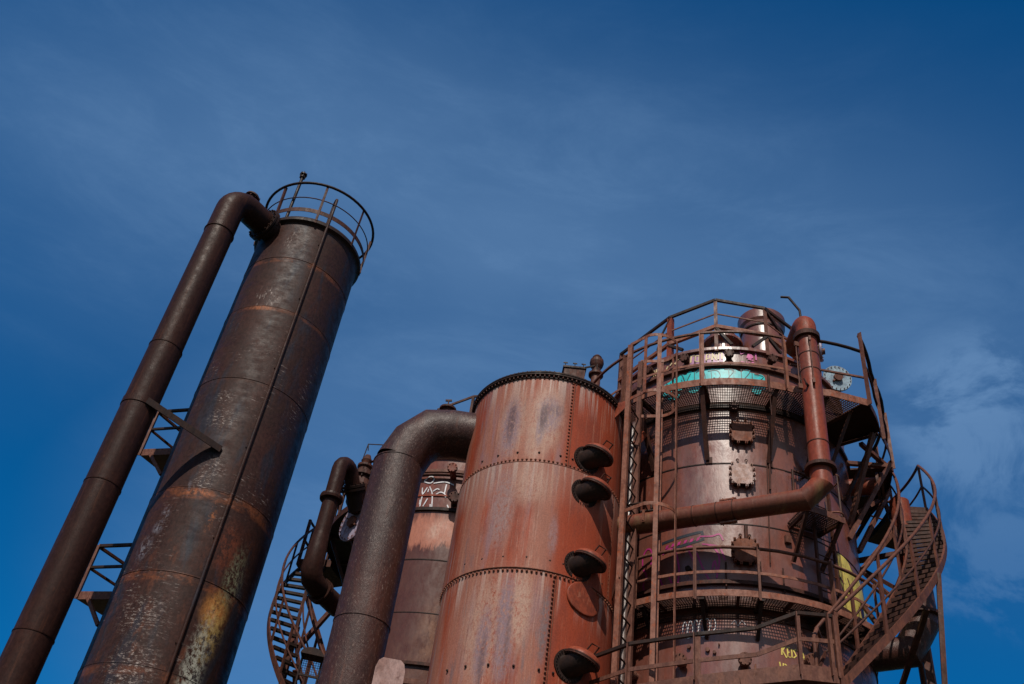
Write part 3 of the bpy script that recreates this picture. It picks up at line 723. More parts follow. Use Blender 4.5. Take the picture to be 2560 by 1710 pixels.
# ================================================================== SCRUBBER TOWERS
def octo(C, ph, z, hw, hh, r0, r1, cut=0.35):
    pts = []
    for sx, sz in ((1, 1), (-1, 1), (-1, -1), (1, -1)):
        a = (sx * hw, sz * hh * (1 - cut)); b = (sx * hw * (1 - cut), sz * hh)
        pts += [a, b] if sx * sz > 0 else [b, a]
    n = C.n(ph); tg = C.tg(ph); up = Vector((0, 0, 1)); m = []
    for r in (r0, r1): m.append([C.c + n * r + tg * x + up * (z + y) for x, y in pts])
    return m
def hatch(C, t, ph, z, hw=.165, hh=.20, cover='plate'):
    m = MB(); a, b = octo(C, ph, z, hw * 1.05, hh * 1.05, C.r - .02, C.r + .07)
    m.add(a + b, [(j, (j + 1) % 8, 8 + (j + 1) % 8, 8 + j) for j in range(8)] + [tuple(range(8, 16))]); m.build('hatch_neck', 'black_iron', t)
    m = MB(); a, b = octo(C, ph, z, hw, hh, C.r + .080, C.r + .105)
    m.add(a + b, [(j, (j + 1) % 8, 8 + (j + 1) % 8, 8 + j) for j in range(8)] + [tuple(range(8, 16)), tuple(range(8))[::-1]])
    n = C.n(ph); tg = C.tg(ph); up = Vector((0, 0, 1)); c0 = C.c + n * (C.r + .09) + up * z
    lugs = [(-.40, 1.12), (.40, 1.12), (-.40, -1.12), (.40, -1.12)] + [(s * 1.15, y) for s in (-1, 1) for y in (-.52, 0, .52)] + [(s * .92, y) for s in (-1, 1) for y in (-.9, .9)]
    for x, y in lugs:
        p = c0 + tg * (x * hw) + up * (y * hh)
        m.box(p, n * .02, tg * .020, up * .026)
        m.tube([p - n * .07, p + n * .045], .011, 6)
    ho = m.build('hatch_cover', cover, t)
    m = MB()
    for s in (-.42, .42):
        p = c0 + tg * (s * hw) + up * (hh * 1.25); m.tube([p - n * .09, p + n * .02], .018, 8); m.disc(p, n, .028, .02, 10)
    m.build('hatch_hinge', 'rail_dark', ho)
def nozzle(C, t, ph, z, r, L, mat='rail_dark', bolts=8, tilt=0.0, fm=None):
    n = (C.n(ph) + Vector((0, 0, tilt))).normalized(); p = C.p(ph, C.r - .04, z)
    m = MB(); m.tube([p, p + n * (L + .04)], r * .62, 14); m.disc(p + n * L, n, r, .03, 18); m.disc(p + n * (L + .04), n, r, .03, 18)
    X = n.orthogonal().normalized(); Y = n.cross(X)
    for i in range(bolts):
        o = (X * math.cos(2 * PI * i / bolts) + Y * math.sin(2 * PI * i / bolts)) * r * .84; m.tube([p + n * (L - .02) + o, p + n * (L + .09) + o], r * .11, 6)
    return m.build('nozzle', mat, t)
def scrubber_body(C, name, label, mat, right):
    t = empty(name, C.c, label, 'tower', 'scrubber towers of the plant')
    zt = 13.80; r = C.r
    m = MB(); m.lathe(C.c, [(r + .03, 0), (r + .03, 8.57)], 128); m.lathe(C.c, [(r, 8.57), (r, 11.30)], 128); m.lathe(C.c, [(r + .002, 11.30), (r + .002, 12.48)], 128); m.lathe(C.c, [(r - .012, 12.48), (r - .012, zt)], 128)
    m.build('shell', mat, t)
    m = MB(); m.lathe(C.c, [(r - .012, zt - .03), (r + .05, zt - .03), (r + .05, zt + .03), (r - .02, zt + .05), (1.2, 14.25), (.35, 14.55), (.01, 14.6)], 96, smooth=False); m.build('roof', mat, t)
    for z, w, h, mt in ((8.57, .055, .035, 'rail_dark'), (8.76, .075, .05, 'rail'), (9.12, .06, .03, 'rail_dark'), (11.3, .010, .010, 'black_iron'), (12.47, .05, .035, 'black_iron'), (13.42, .055, .035, 'rail'), (10.15, .008, .008, 'black_iron')):
        b = MB(); b.lathe(C.c, [(r - .02, z - h), (r + w, z - h), (r + w, z + h), (r - .02, z + h)], 128, smooth=False); b.build('ring_flange', mt, t)
    return t
def ring_deck(C, t, p0, p1, r0, r1, z, solid=False, mat='grate', pitch=0.9):
    m = MB(); f = lambda a: r1(a) if callable(r1) else r1
    if solid: arcband(m, C, p0, p1, r0, r1, z - .012, z, 3); return m.build('deck_plate', mat, t)
    k = int((p1 - p0) / pitch)
    for i in range(k + 1):
        a = p0 + (p1 - p0) * i / k; m.bar(C.p(a, r0, z), C.p(a, f(a) - .005, z), 0.009, 0.024)
    rr = r0 + .03
    rmax = max(f(p0), f((p0 + p1) / 2), f(p1))
    while rr < rmax - .02:
        kk = max(2, int((p1 - p0) / 3))
        pts = []
        for i in range(kk):
            a = p0 + (p1 - p0) * i / kk; b = p0 + (p1 - p0) * (i + 1) / kk
            if rr < f(a) and rr < f(b): m.bar(C.p(a, rr, z - .002), C.p(b, rr, z - .002), 0.007, 0.012)
        rr += 0.043
    arcband(m, C, p0, p1, r0 + .012, r0 + .024, z - .035, z + .01, 3)
    return m.build('deck_grating', mat, t)
def brace_pair(C, t, ph, r1, zd, zf, w=.055, mat='rail_dark'):
    m = MB(); m.angle(C.p(ph, C.r, zd - .05), C.p(ph, r1, zd - .05), w, .012, up=(0, 0, -1)); 
    m.angle(C.p(ph, r1 - .04, zd - .06), C.p(ph, C.r + .02, zf), w, .012, up=C.tg(ph))
    m.box(C.p(ph, C.r + .012, zf), C.n(ph) * .012, C.tg(ph) * .05, Vector((0, 0, .06)))
    return m.build('bracket', mat, t)

def scrubber_right():
    C = T3
    t = scrubber_body(C, 'scrubber_tower', 'broad brown steel tower with hatches, graffiti and ring platforms, on the right', 'scrubber', True)
    hatch(C, t, 7.4, 11.90, cover='plate'); hatch(C, t, 6.8, 11.05, cover='pale_plate'); hatch(C, t, 6.7, 9.64, cover='plate')
    for ph in (-34.9, -16.5, 3.3, 22.6, 40): nozzle(C, t, ph, 13.60, .085, .12, 'rail_dark', 6)
    nozzle(C, t, 4.6, 12.42, .085, .10)
    for ph, z in ((-38, 7.80), (-17.4, 7.86), (4.8, 7.86), (28.3, 8.0)): nozzle(C, t, ph, z, .095, .16, 'rail', 8)
    for ph in (-15, -2, 10.5, 24.5): nozzle(C, t, ph, 8.90, .07, .04, 'rail', 5)
    nozzle(C, t, -52, 7.78, .12, .25, 'rail'); nozzle(C, t, -15.3, 9.36, .045, .05, 'black_iron', 5)
    m = MB()
    for ph, z, s in ((-15.1, 8.1, .03), (-8.2, 8.04, .032), (-5.7, 8.0, .026), (-4, 8.12, .012), (-3.5, 13.07, .022)):
        m.tube([C.p(ph, C.r, z), C.p(ph, C.r + .07, z)], s, 8)
    m.build('plug', 'rail', t)
    m = MB()   # bracket plate with hook low on the wall
    m.box(C.p(7.7, C.r + .05, 7.66), C.n(7.7) * .012, C.tg(7.7) * .13, Vector((0, 0, .05)))
    m.tube([C.p(5.9, C.r + .07, 7.86), C.p(5.9, C.r + .07, 7.68), C.p(8.4, C.r + .07, 7.68), C.p(8.6, C.r + .07, 7.84)], .012, 6, crisp=True)
    m.tube([C.p(10.6, C.r + .04, 7.66), C.p(10.8, C.r + .06, 7.58)], .012, 6)
    m.build('hook_plate', 'rail_pale', t)
    # rods and conduits on the wall
    for pts, w in (([(19.5, 12.25), (18.3, 10.84)], .018), ([(7.5, 10.10), (7.4, 9.86)], .030), ([(-27.7, 11.1), (-27.9, 10.4)], .006), ([(17.6, 11.3), (16.4, 9.5)], .010), ([(12.5, 9.5), (12.5, 8.95)], .012), ([(21.4, 9.45), (21.4, 8.9)], .012), ([(-0.8, 9.45), (-0.8, 8.9)], .014)):
        m = MB(); m.tube([C.p(a, C.r + .035, z) for a, z in pts], w, 8); m.build('conduit', 'rail_dark', t)
    m = MB(); m.tube([C.p(27.8, C.r + .10, 10.80), C.p(27.8, C.r + .10, 11.27), C.p(34.5, C.r + .10, 11.27), C.p(34.5, C.r, 11.27)], .022, 8, crisp=True); m.build('bent_conduit', 'rail_dark', t)
    for ph, z, w, h in ((23.5, 11.0, .17, .28), (29, 10.95, .14, .26)):
        m = MB(); arcband(m, C, ph - w * 13, ph + w * 13, C.r + .001, C.r + .010, z - h, z + h, 2); m.build('patch_plate', 'scrubber', t)
    # roof gear
    ct = polar(18.86, 16.25, 0)
    m = MB(); m.lathe(ct, [(.435, 13.9), (.435, 16.32), (.45, 16.38), (.485, 16.44), (.50, 16.66), (.47, 16.70), (.42, 16.70), (.42, 16.0)], 56); so = m.build('stack', 'scrubber', t)
    m = MB(); m.lathe(ct, [(.435, 16.25), (.457, 16.25), (.457, 16.29), (.435, 16.29)], 56, smooth=False); m.build('stack_band', 'black_iron', so)
    cv = polar(15.95, 16.05, 0)
    m = MB(); m.lathe(cv, [(.30, 14.4), (.30, 15.82), (.42, 15.84), (.42, 15.90), (.36, 15.96), (.30, 16.08), (.18, 16.18), (.01, 16.22)], 40, smooth=False); vo = m.build('roof_vent', 'scrubber', t)
    m = MB()
    for i in range(10):
        a = i * 36; m.tube([cv + Vector((math.cos(R(a)) * .39, math.sin(R(a)) * 0.39, 15.80)), cv + Vector((math.cos(R(a)) * .39, math.sin(R(a)) * .39, 15.98))], .016, 6)
    m.build('vent_bolts', 'black_iron', vo)
    # perforated blank flange standing beside the drum
    nd = (polar(23.9, 15.0, 0) - polar(0, 0, 0)).normalized()
    return t
SR = scrubber_right()

def top_frame():
    C = T3; r = 2.24; zb, z1, z2, z3 = 13.84, 14.18, 14.62, 15.0
    t = empty('roof_railing', C.p(0, r, zb), 'angular steel guard frame standing on the roof of the right tower', 'railing')
    phs = [-62, -25, -2.2, 21.3, 52]
    top = {-62: 14.75, -25: 14.80, -2.2: 15.02, 21.3: 14.90, 52: 14.5}
    for i, ph in enumerate(phs):
        m = MB(); w = .10 if ph == -25 else .065
        m.angle(C.p(ph, r, zb - .1), C.p(ph, r, top[ph]), w, .018, up=C.n(ph)); m.build('post', 'red_rust' if ph == -25 else 'rail', t)
    for a, b in zip(phs[:-1], phs[1:]):
        for dz, w, mt in ((0, .055, 'black_iron'), (-.36, .024, 'rail'), (-.68, .075, 'rail_pale')):
            m = MB(); m.bar(C.p(a, r, top[a] + dz), C.p(b, r, top[b] + dz), w * .8, w); m.build('rail', mt, t)
    for ph in (-25, -2.2, 21.3):
        m = MB(); m.bar(C.p(ph, r, top[ph] - .72), C.p(ph - 7 if ph > 0 else ph + 7, r, zb + .04), .05); m.build('knee_brace', 'black_iron', t)
    m = MB(); m.bar(C.p(21.3, r, 14.22), C.p(28, r, 13.86), .05); m.bar(C.p(21.3, r, 14.88), C.p(31, r - .1, 14.45), .05); m.bar(C.p(31, r - .1, 14.45), C.p(33, r, 13.9), .03)
    m.build('knee_brace', 'black_iron', t)
    m = MB(); m.tube([C.p(-25, r, 14.75), C.p(-29, r, 14.45), C.p(-31.5, r, 14.1), C.p(-29.5, r, 13.8)], .02, 6); m.build('bent_rod', 'black_iron', t)
top_frame()

def up_r(a):
    if a <= 24: return 2.80
    if a <= 48: return 2.80 + (a - 24) / 24 * 0.42
    if a <= 64: return 3.22 - (a - 48) / 16 * 0.27
    return 2.95
def upper_platform():
    C = T3; z = 12.56
    t = empty('ring_platform', C.p(0, 2.5, z), 'upper grated ring platform with railing around the right tower, above the square hatches', 'platform', 'ring platforms of the towers')
    ring_deck(C, t, -95, 47, 2.21, up_r, z)
    ring_deck(C, t, 47, 63, 2.21, up_r, z, True, 'black_iron')
    ring_deck(C, t, 84, 150, 2.21, up_r, z, True, 'rail_dark')
    for p0, p1 in ((-95, 24), (24, 48)):
        m = MB(); arcband(m, C, p0, p1, up_r, lambda a: up_r(a) + .014, z - .08, z + .06, 2.0 if p1 < 30 else 12); m.build('toe_board', 'rail_pale', t)
    m = MB(); arcband(m, C, 48, 150, lambda a: up_r(a), lambda a: up_r(a) + .014, z - .10, z + .05, 3); m.build('toe_board', 'rail_dark', t)
    rt = lambda a: up_r(a) + .005
    m = MB(); arcband(m, C, -95, 24, lambda a: rt(a) - .012, lambda a: rt(a) + .03, 13.655, 13.69, 3); m.build('top_rail', 'rail', t)
    m = MB(); m.tube(C.arc(24, 48, rt, 13.70, 4), .030, 8); m.build('top_rail', 'black_iron', t)
    m = MB(); m.tube(C.arc(48, 66, rt, lambda a: 14.08 - (a - 48) * .014, 4) + C.arc(72, 150, rt, lambda a: 13.80 - (a - 66) * .003, 5), .034, 8); m.build('top_rail', 'black_iron', t)
    m = MB(); arcband(m, C, -95, 24, rt, lambda a: rt(a) + .012, 12.93, 12.975, 3); m.build('middle_rail', 'rail_pale', t)
    m = MB(); m.bar(C.p(24, rt(24), 13.1), C.p(48, rt(48), 13.1), .03, .035); m.build('middle_rail', 'rail', t)
    m = MB(); m.tube(C.arc(48, 66, rt, lambda a: 13.5 - (a - 48) * .014, 4) + C.arc(72, 150, rt, 13.2, 5), .022, 8); m.build('middle_rail', 'rail_dark', t)
    for ph, zt in ((-82, 13.68), (-66, 13.68), (-37, 13.68), (-6.8, 13.68), (22.2, 13.68), (48, 14.1), (66, 13.83), (84, 13.75), (104, 13.75), (126, 13.7)):
        m = MB(); m.angle(C.p(ph, rt(ph) + .01, z - .08), C.p(ph, rt(ph) + .01, zt), .075 if ph < 50 else .06, .014, up=-C.n(ph)); m.build('post', 'rail_pale' if -10 < ph < 30 else 'rail', t)
    for ph in (-60, -31, -6.5, 19, 36, 47, 63, 84, 104, 124):
        brace_pair(C, t, ph, min(up_r(ph), 2.95) - .02, z, 11.36, .075)
    # long raking struts under the right end
    for a, ra, za, b, rb, zb in ((60, 2.9, 12.45, 66, 2.2, 10.9), (80, 2.95, 12.5, 62, 2.22, 10.6), (95, 2.95, 12.4, 78, 2.22, 10.7), (64, 2.6, 12.45, 84, 2.95, 12.45), (70, 2.25, 12.3, 80, 2.95, 12.4), (92, 3.0, 11.6, 70, 2.3, 10.2), (84, 2.25, 11.6, 98, 2.95, 12.4)):
        m = MB(); m.bar(C.p(a, ra, za), C.p(b, rb, zb), .075, .07); m.build('strut', 'rail', t)
    m = MB()   # hooked rod hanging at the toe board
    m.tube([C.p(15.5, 2.84, 12.72), C.p(15.5, 2.84, 12.52), C.p(15.7, 2.83, 12.36)], .022, 8); m.tube([C.p(15.7, 2.83, 12.4), C.p(16, 2.8, 11.9)], .010, 6)
    m.build('hook', 'rail_dark', t)
upper_platform()

def middle_platform():
    C = T3; z = 8.72; r = 2.65
    t = empty('ring_platform', C.p(0, 2.5, z), 'middle ring platform with curved handrails, just under the magenta graffiti', 'platform', 'ring platforms of the towers')
    ring_deck(C, t, -80, 60, 2.28, r, z)
    m = MB(); arcband(m, C, -80, 60, r, r + .014, z - .05, z + .05, 8); m.build('toe_board', 'rail_pale', t)
    m = MB(); m.tube(C.arc(-80, 60, r, 9.47, 9), .026, 8, crisp=True); m.build('top_rail', 'rail', t)
    m = MB(); arcband(m, C, -80, 60, r - .005, r + .008, 9.04, 9.085, 8); m.build('middle_rail', 'rail_pale', t)
    for ph in (-70, -50, -31, -10.3, 9.5, 34, 54):
        m = MB(); w = .085 if ph == 34 else .042
        m.angle(C.p(ph, r + .02, z - .10), C.p(ph, r + .02, 9.48), w, .012, up=-C.n(ph)); m.build('post', 'rail' if ph != 34 else 'rail', t)
    for ph in (-55, -29, -8.5, 10, 31, 50):
        m = MB(); m.box(C.p(ph, (2.24 + r) / 2, z - .07), C.n(ph) * ((r - 2.24) / 2), C.tg(ph) * .04, Vector((0, 0, .022)))
        m.bar(C.p(ph, r - .05, z - .09), C.p(ph, 2.24, z - .50), .05, .045); m.build('bracket', 'black_iron', t)
    for ph in (-43, -24, 3, 20, 38):
        m = MB(); m.bar(C.p(ph, 2.28, z - .025), C.p(ph, r, z - .025), .05, .02); m.build('cross_bar', 'rail_dark', t)
middle_platform()

def lower_walkway():
    C = T3; r = 3.6
    t = empty('access_walkway', C.p(0, 3.2, 6.9), 'lowest walkway with straight handrails on the right tower, at the foot of its stair', 'walkway')
    phs = [-44, -21.5, -6.5, 1.6, 14.0, 21.6]
    fl = {-44: 6.86, -21.5: 6.88, -6.5: 6.96, 1.6: 7.03, 14.0: 7.19, 21.6: 7.22}
    top = {-44: 7.45, -21.5: 7.56, -6.5: 7.62, 5.2: 7.72, 14.0: 8.0, 21.6: 8.04}
    for a, b in zip(phs[:-1], phs[1:]):
        m = MB(); m.bar(C.p(a, r, fl[a]), C.p(b, r, fl[b]), .03, .20); m.build('edge_beam', 'rail', t)
        m = MB(); m.add([C.p(a, 2.26, fl[a] - .02), C.p(b, 2.26, fl[b] - .02), C.p(b, r - .02, fl[b] - .02), C.p(a, r - .02, fl[a] - .02), C.p(a, 2.26, fl[a] + .01), C.p(b, 2.26, fl[b] + .01), C.p(b, r - .02, fl[b] + .01), C.p(a, r - .02, fl[a] + .01)],
                        [(0, 3, 2, 1), (4, 5, 6, 7), (0, 1, 5, 4), (1, 2, 6, 5), (2, 3, 7, 6), (3, 0, 4, 7)]); m.build('deck_plate', 'rail_dark', t)
    tp = sorted(top)
    for a, b in zip(tp[:-1], tp[1:]):
        m = MB(); m.bar(C.p(a, r, top[a]), C.p(b, r, top[b]), .045, .045); m.build('top_rail', 'black_iron', t)
        m = MB(); m.bar(C.p(a, r, top[a] - .36), C.p(b, r, top[b] - .36), .02, .055); m.build('middle_rail', 'rail', t)
    for ph, w in ((-44, .05), (-21.5, .05), (-6.7, .085), (14.0, .06), (20.6, .07), (21.8, .05)):
        zb = 6.86 + max(0, (ph + 21)) * .008; zt = top[min(top, key=lambda k: abs(k - ph))]
        m = MB(); m.angle(C.p(ph, r, zb), C.p(ph, r, zt), w, .014, up=-C.n(ph)); m.build('post', 'rail', t)
    m = MB(); q_ = [C.p(18.2, 3.45, 7.25), C.p(18.2, 3.45, 7.78), C.p(20.2, 3.3, 7.98), C.p(24, 3.0, 7.98)]; m.tube(q_, .028, 8, crisp=True); m.build('return_rail', 'rail', t)
    m = MB(); m.bar(C.p(18.3, 3.45, 7.3), C.p(21, 3.4, 7.62), .035); m.build('brace', 'rail_dark', t)
    for ph in (-40, 0, 20):
        m = MB(); m.bar(C.p(ph, 3.5, 0), C.p(ph, 3.5, 6.86), .12); m.build('leg', 'rail_dark', t)
lower_walkway()

def spiral_stair(C, s, name_label, z_at, p_lo, p_hi, dark, step=2.95, r0=3.0, r1=3.58):
    """stair that winds round C; s = +1 right side, -1 left side; z_at(|phi|)"""
    A = 'rail_dark' if dark else 'stair_steel'
    t = empty('spiral_stair', C.p(s * p_lo, 3.3, z_at(p_lo)), name_label, 'staircase', 'curved stairs round the towers')
    ph = lambda a: s * a
    for rr, w in ((r0, .035), (r1, .035)):
        m = MB(); arcband(m, C, ph(p_lo), ph(p_hi), rr - w / 2, rr + w / 2, (lambda a: z_at(abs(a)) - .09), (lambda a: z_at(abs(a)) + .06), 2.5)
        m.build('stringer', 'stair_steel' if not dark else 'rail_dark', t)
        m = MB(); m.tube(C.arc(ph(p_lo), ph(p_hi), rr, lambda a: z_at(abs(a)) + .98, 3), .026, 8); m.build('handrail', 'rail_dark' if dark else 'stair_steel', t)
        m = MB(); m.tube(C.arc(ph(p_lo), ph(p_hi), rr, lambda a: z_at(abs(a)) + .52, 3), .018, 6); m.build('middle_rail', A if dark else 'rail_dark', t)
        k = 6
        for i in range(k + 1):
            a = p_lo + (p_hi - p_lo) * i / k
            m = MB(); m.bar(C.p(ph(a), rr, z_at(a) - .05), C.p(ph(a), rr, z_at(a) + .98), .045, .035, up=C.n(ph(a))); m.build('post', A, t)
    a = p_lo
    while a < p_hi - .2:
        n = C.n(ph(a)); tg = C.tg(ph(a)); z = z_at(a + step * .5)
        m = MB(); c = C.p(ph(a + step * .5), (r0 + r1) / 2, z)
        m.box(c, n * ((r1 - r0) / 2 - .02), tg * min(.10, R(step) * 3.3 * .36), Vector((0, 0, .010)))
        m.box(c - tg * (.9 * min(.10, R(step) * 3.3 * .36)) * s + Vector((0, 0, -.022)), n * ((r1 - r0) / 2 - .02), tg * .006, Vector((0, 0, .022)))
        m.build('tread', 'grate' if not dark else 'black_iron', t); a += step
    return t
z3 = lambda a: 7.18 + (a - 23) * 0.0665
st3 = spiral_stair(T3, 1, 'rusty curved stair winding up the right side of the right tower', z3, 22.5, 97, False, 2.3)
m = MB(); arcband(m, T3, 96, 118, 2.93, 3.60, z3(97) - .10, z3(97) + .02, 3); m.build('top_landing', 'grate', st3)
for zz, rr in ((.98, .026), (.52, .018)):
    m = MB(); m.tube(T3.arc(97, 118, 3.58, z3(97) + zz, 3) + [T3.p(118, 2.98, z3(97) + zz)], rr, 8); m.build('landing_rail', 'stair_steel', st3)
z4 = lambda a: 12.5 - 0.067 * (a * -1 + 110)
def stair_struts(C, s, t, items, mat='rail_dark'):
    for (a, ra, za, b, rb, zb, w) in items:
        m = MB(); m.bar(C.p(s * a, ra, za), C.p(s * b, rb, zb), w, w * .9); m.build('strut', mat, t)
stair_struts(T3, 1, st3, [(58, 3.6, 9.5, 50, 3.25, 4.5, .07), (88, 2.2, 10.75, 84, 3.0, 10.8, .08), (88, 2.22, 10.6, 72, 3.0, 9.6, .07), (72, 2.95, 10.2, 84, 2.2, 9.0, .07), (64, 2.95, 9.2, 80, 2.2, 10.4, .06),
    (46, 3.0, 8.4, 70, 2.2, 9.6, .06), (80, 3.0, 10.6, 76, 3.0, 6.0, .11), (52, 3.5, 8.8, 90, 2.2, 7.6, .07), (28, 3.0, 7.3, 60, 2.9, 6.2, .06), (40, 3.5, 7.2, 80, 3.2, 6.4, .08), (84, 2.9, 11.0, 100, 2.9, 12.4, .07)])

def right_ladder():
    C = T3
    t = empty('small_stage', C.p(33, 2.5, 10.3), 'small bracketed grating stage tucked under the elbow of the red pipe', 'platform')
    ring_deck(C, t, 25, 40, 2.22, 2.78, 10.28); m = MB(); arcband(m, C, 25, 40, 2.78, 2.795, 10.2, 10.31, 4); m.build('toe_board', 'rail', t)
    for ph in (26, 39):
        m = MB(); m.bar(C.p(ph, 2.75, 10.22), C.p(ph, 2.24, 9.6), .05, .06); m.bar(C.p(ph, 2.22, 10.22), C.p(ph, 2.78, 10.22), .05); m.build('bracket', 'rail_dark', t)
    m = MB(); m.box(C.p(24.5, 2.23, 9.98), C.n(24) * .03, C.tg(24) * .05, Vector((0, 0, .06))); m.build('bracket_foot', 'rail', t)
    t = empty('wall_ladder', C.p(37, 2.4, 8.7), 'short caged ladder fixed to the wall right of the red pipe elbow', 'ladder')
    for ph in (33.5, 42.0):
        m = MB(); m.bar(C.p(ph, 2.42, 8.7), C.p(ph, 2.42, 11.3), .035, .05, up=C.n(ph)); m.build('rail', 'rail_dark', t)
    z = 8.85
    while z < 11.2:
        m = MB(); m.tube([C.p(33.5, 2.42, z), C.p(42.0, 2.42, z)], .010, 6); m.build('rung', 'rail_dark', t); z += .3
    for z in (11.05, 10.35):
        m = MB(); c = C.p(38, 2.42, z); n = C.n(38); tg = C.tg(38)
        m.tube([c + tg * (.17 * math.cos(a)) * 1.15 + n * (.40 * math.sin(a)) for a in [PI * i / 12 for i in range(13)]], .014, 6); m.build('cage_hoop', 'rail_pale', t)
    for a in (40, 90, 140):
        c = C.p(38, 2.42, 0); n = C.n(38); tg = C.tg(38); o = tg * (.195 * math.cos(R(a))) + n * (.40 * math.sin(R(a)))
        m = MB(); m.bar(c + o + Vector((0, 0, 10.35)), c + o + Vector((0, 0, 11.05)), .02); m.build('cage_bar', 'rail_dark', t)
right_ladder()

# ---- red pipe
def red_pipe():
    v = polar(22.05, 12.9, 0); t = empty('red_pipe', v, 'reddish pipe dropping in front of the right tower, then running level to the left', 'pipe')
    r = .160; V = lambda z: Vector((v.x, v.y, z))
    m = MB(); m.tube([V(10.52), V(12.4), V(13.15)], r, 36, caps=False); m.build('vertical_run', 'red_pipe', t)
    bk = Vector((0.06, 1.0, 0)).normalized()
    pts = [V(13.15), V(13.34)]
    for i in range(1, 7):
        a = R(90 * i / 6); pts.append(V(13.34) + bk * (.24 * (1 - math.cos(a))) + Vector((0, 0, .20 * math.sin(a))))
    pts.append(pts[-1] + bk * .5)
    m = MB(); m.tube(pts, [r * 1.07] * len(pts), 30); m.build('top_bend', 'red_rust', t)
    for z, R1, h in ((13.13, .215, .045), (10.50, .235, .028)):
        m = MB(); m.lathe(v, [(r, z - h), (R1, z - h), (R1, z + h), (r, z + h)], 40, smooth=False); m.build('collar_flange', 'rail_dark', t)
    A = V(10.01); L = polar(8.6, 13.83, 10.01); d = (L - A).normalized()
    # mitred elbow
    e1 = V(10.30); e2 = A + d * .30 + Vector((0, 0, 0.0))
    m = MB(); m.tube([V(10.50), V(10.24), A + d * .26 + Vector((0, 0, .0)), A + d * .5], r * 1.02, 36, crisp=True, caps=False); m.build('mitred_elbow', 'red_pipe', t)
    m = MB(); m.tube([A + d * .5, A + d * 1.35], r, 36, caps=False); m.tube([A + d * 1.35, L], r, 36); m.build('level_run', 'red_pipe', t)
    for k in (1.32, 1.58, 1.95): 
        m = MB(); c = A + d * k; m.disc(c - d * .008, d, r + .006, .016, 36); m.build('weld_seam', 'rail_dark', t)
    for z in (12.72, 12.38, 10.95):
        m = MB(); m.lathe(v, [(r, z - .008), (r + .007, z - .008), (r + .007, z + .008), (r, z + .008)], 36); m.build('weld_seam', 'rail_dark', t)
    # two hanger rods along the pipe
    for ph in (-62, 12):
        n = P3C.n(ph); c = Vector((v.x, v.y, 0)) + n * (r + .045)
        m = MB(); m.tube([c + Vector((0, 0, 12.05)), c + Vector((0, 0, 12.98))], .011, 6)
        for z in (12.05, 12.95): m.box(Vector((v.x, v.y, z)) + n * (r + .03), n * .04, n.cross(Vector((0, 0, 1))) * .018, Vector((0, 0, .045)))
        m.build('hanger_rod', 'rail', t)
    m = MB(); n = P3C.n(-20); c = Vector((v.x, v.y, 12.0)) + n * r; m.tube([c, c + n * .06 + Vector((0, 0, .0))], .022, 8); m.tube([c + n * .06, c + n * .07 + Vector((-.03, 0, .09))], .010, 6); m.build('drain_cock', 'black_iron', t)
    m = MB(); m.tube([polar(21.75, 13.05, 13.93), polar(21.04, 13.05, 14.27), polar(20.45, 13.05, 14.30)], .022, 8, crisp=True); m.tube([polar(21.75, 13.05, 13.93), V(13.5) + bk * .15], .022, 8); m.build('hook_rod', 'black_iron', t)
    # saddle clamp with studs
    m = MB(); c = A + d * 1.42
    for s in (-1, 1): m.box(c + Vector((0, 0, s * .20)) + d * 0, d * .13, d.cross(Vector((0, 0, 1))) * .03, Vector((0, 0, .012)))
    for s in (-1, 1): m.tube([c + d * (s * .08) + Vector((0, 0, -.24)), c + d * (s * .08) + Vector((0, 0, .24))], .010, 6)
    m.build('saddle_clamp', 'rail_pale', t)
    # pipe hangers with a little rack on top of the level run
    m = MB(); s0 = A + d * 3.0
    up = Vector((0, 0, 1)); nn = d.cross(up).normalized()
    for sx in (0, .9):
        pass
    base = A + d * 2.62 + up * (r + .0)
    m.tube([base - nn * .1 + up * .02, base - nn * .1 + up * .13, base - nn * .1 + d * .08 + up * .16, base - nn * .1 + d * .62 + up * .16], .018, 6)
    m.tube([base + nn * .06 + up * .02, base + nn * .06 + up * .10, base + nn * .06 + d * .62 + up * .12], .018, 6)
    for k in (.12, .25, .38, .5): m.bar(base - nn * .1 + d * k + up * .16, base + nn * .06 + d * k + up * .11, .02)
    m.build('top_rack', 'black_iron', t)
    for k in (2.72, 3.0, 3.25, 3.5):
        m = MB(); c = A + d * k - nn * 0; m.box(c + nn * .0 + up * .03 - Vector((0, 0, 0)) + (-nn if (-nn).y < 0 else nn) * (r + .008), d * .02, up * .11, nn * .008); m.rivet(c + (-nn if (-nn).y < 0 else nn) * (r + .016) - up * .05, (-nn if (-nn).y < 0 else nn), .016, .014)
        m.build('strap', 'plate', t)
P3C = Cyl(22.05, 12.9, .16)
red_pipe()

def flange_disc(pos, nrm, r, mat, label, name='blank_flange', nb=20, back=1.0):
    t = empty(name, pos - Vector((0, 0, r)), label, 'flange')
    m = MB(); m.disc(pos, nrm, r, .04, 40); m.build('face_plate', mat, t)
    n = Vector(nrm).normalized(); X = n.orthogonal().normalized(); Y = n.cross(X)
    b = MB(); b.disc(pos - n * .06, n, r * .90, .06, 40)
    for i in range(nb):
        o = (X * math.cos(2 * PI * i / nb) + Y * math.sin(2 * PI * i / nb)) * r * .90; b.tube([pos + o - n * .05, pos + o + n * .06], r * .036, 6)
    b.build('bolt_ring', 'rail', t)
    h = MB(); h.tube([pos - n * back, pos - n * .05], r * .72, 28); h.build('nozzle_neck', 'scrubber', t)
    h = MB(); h.tube([pos + n * .04, pos + n * .10], r * .3, 20); h.bar(pos + n * .06 - X * r * .5, pos + n * .06 + X * r * .5, r * .16, .03); h.build('centre_boss', 'rail', t)
    return t
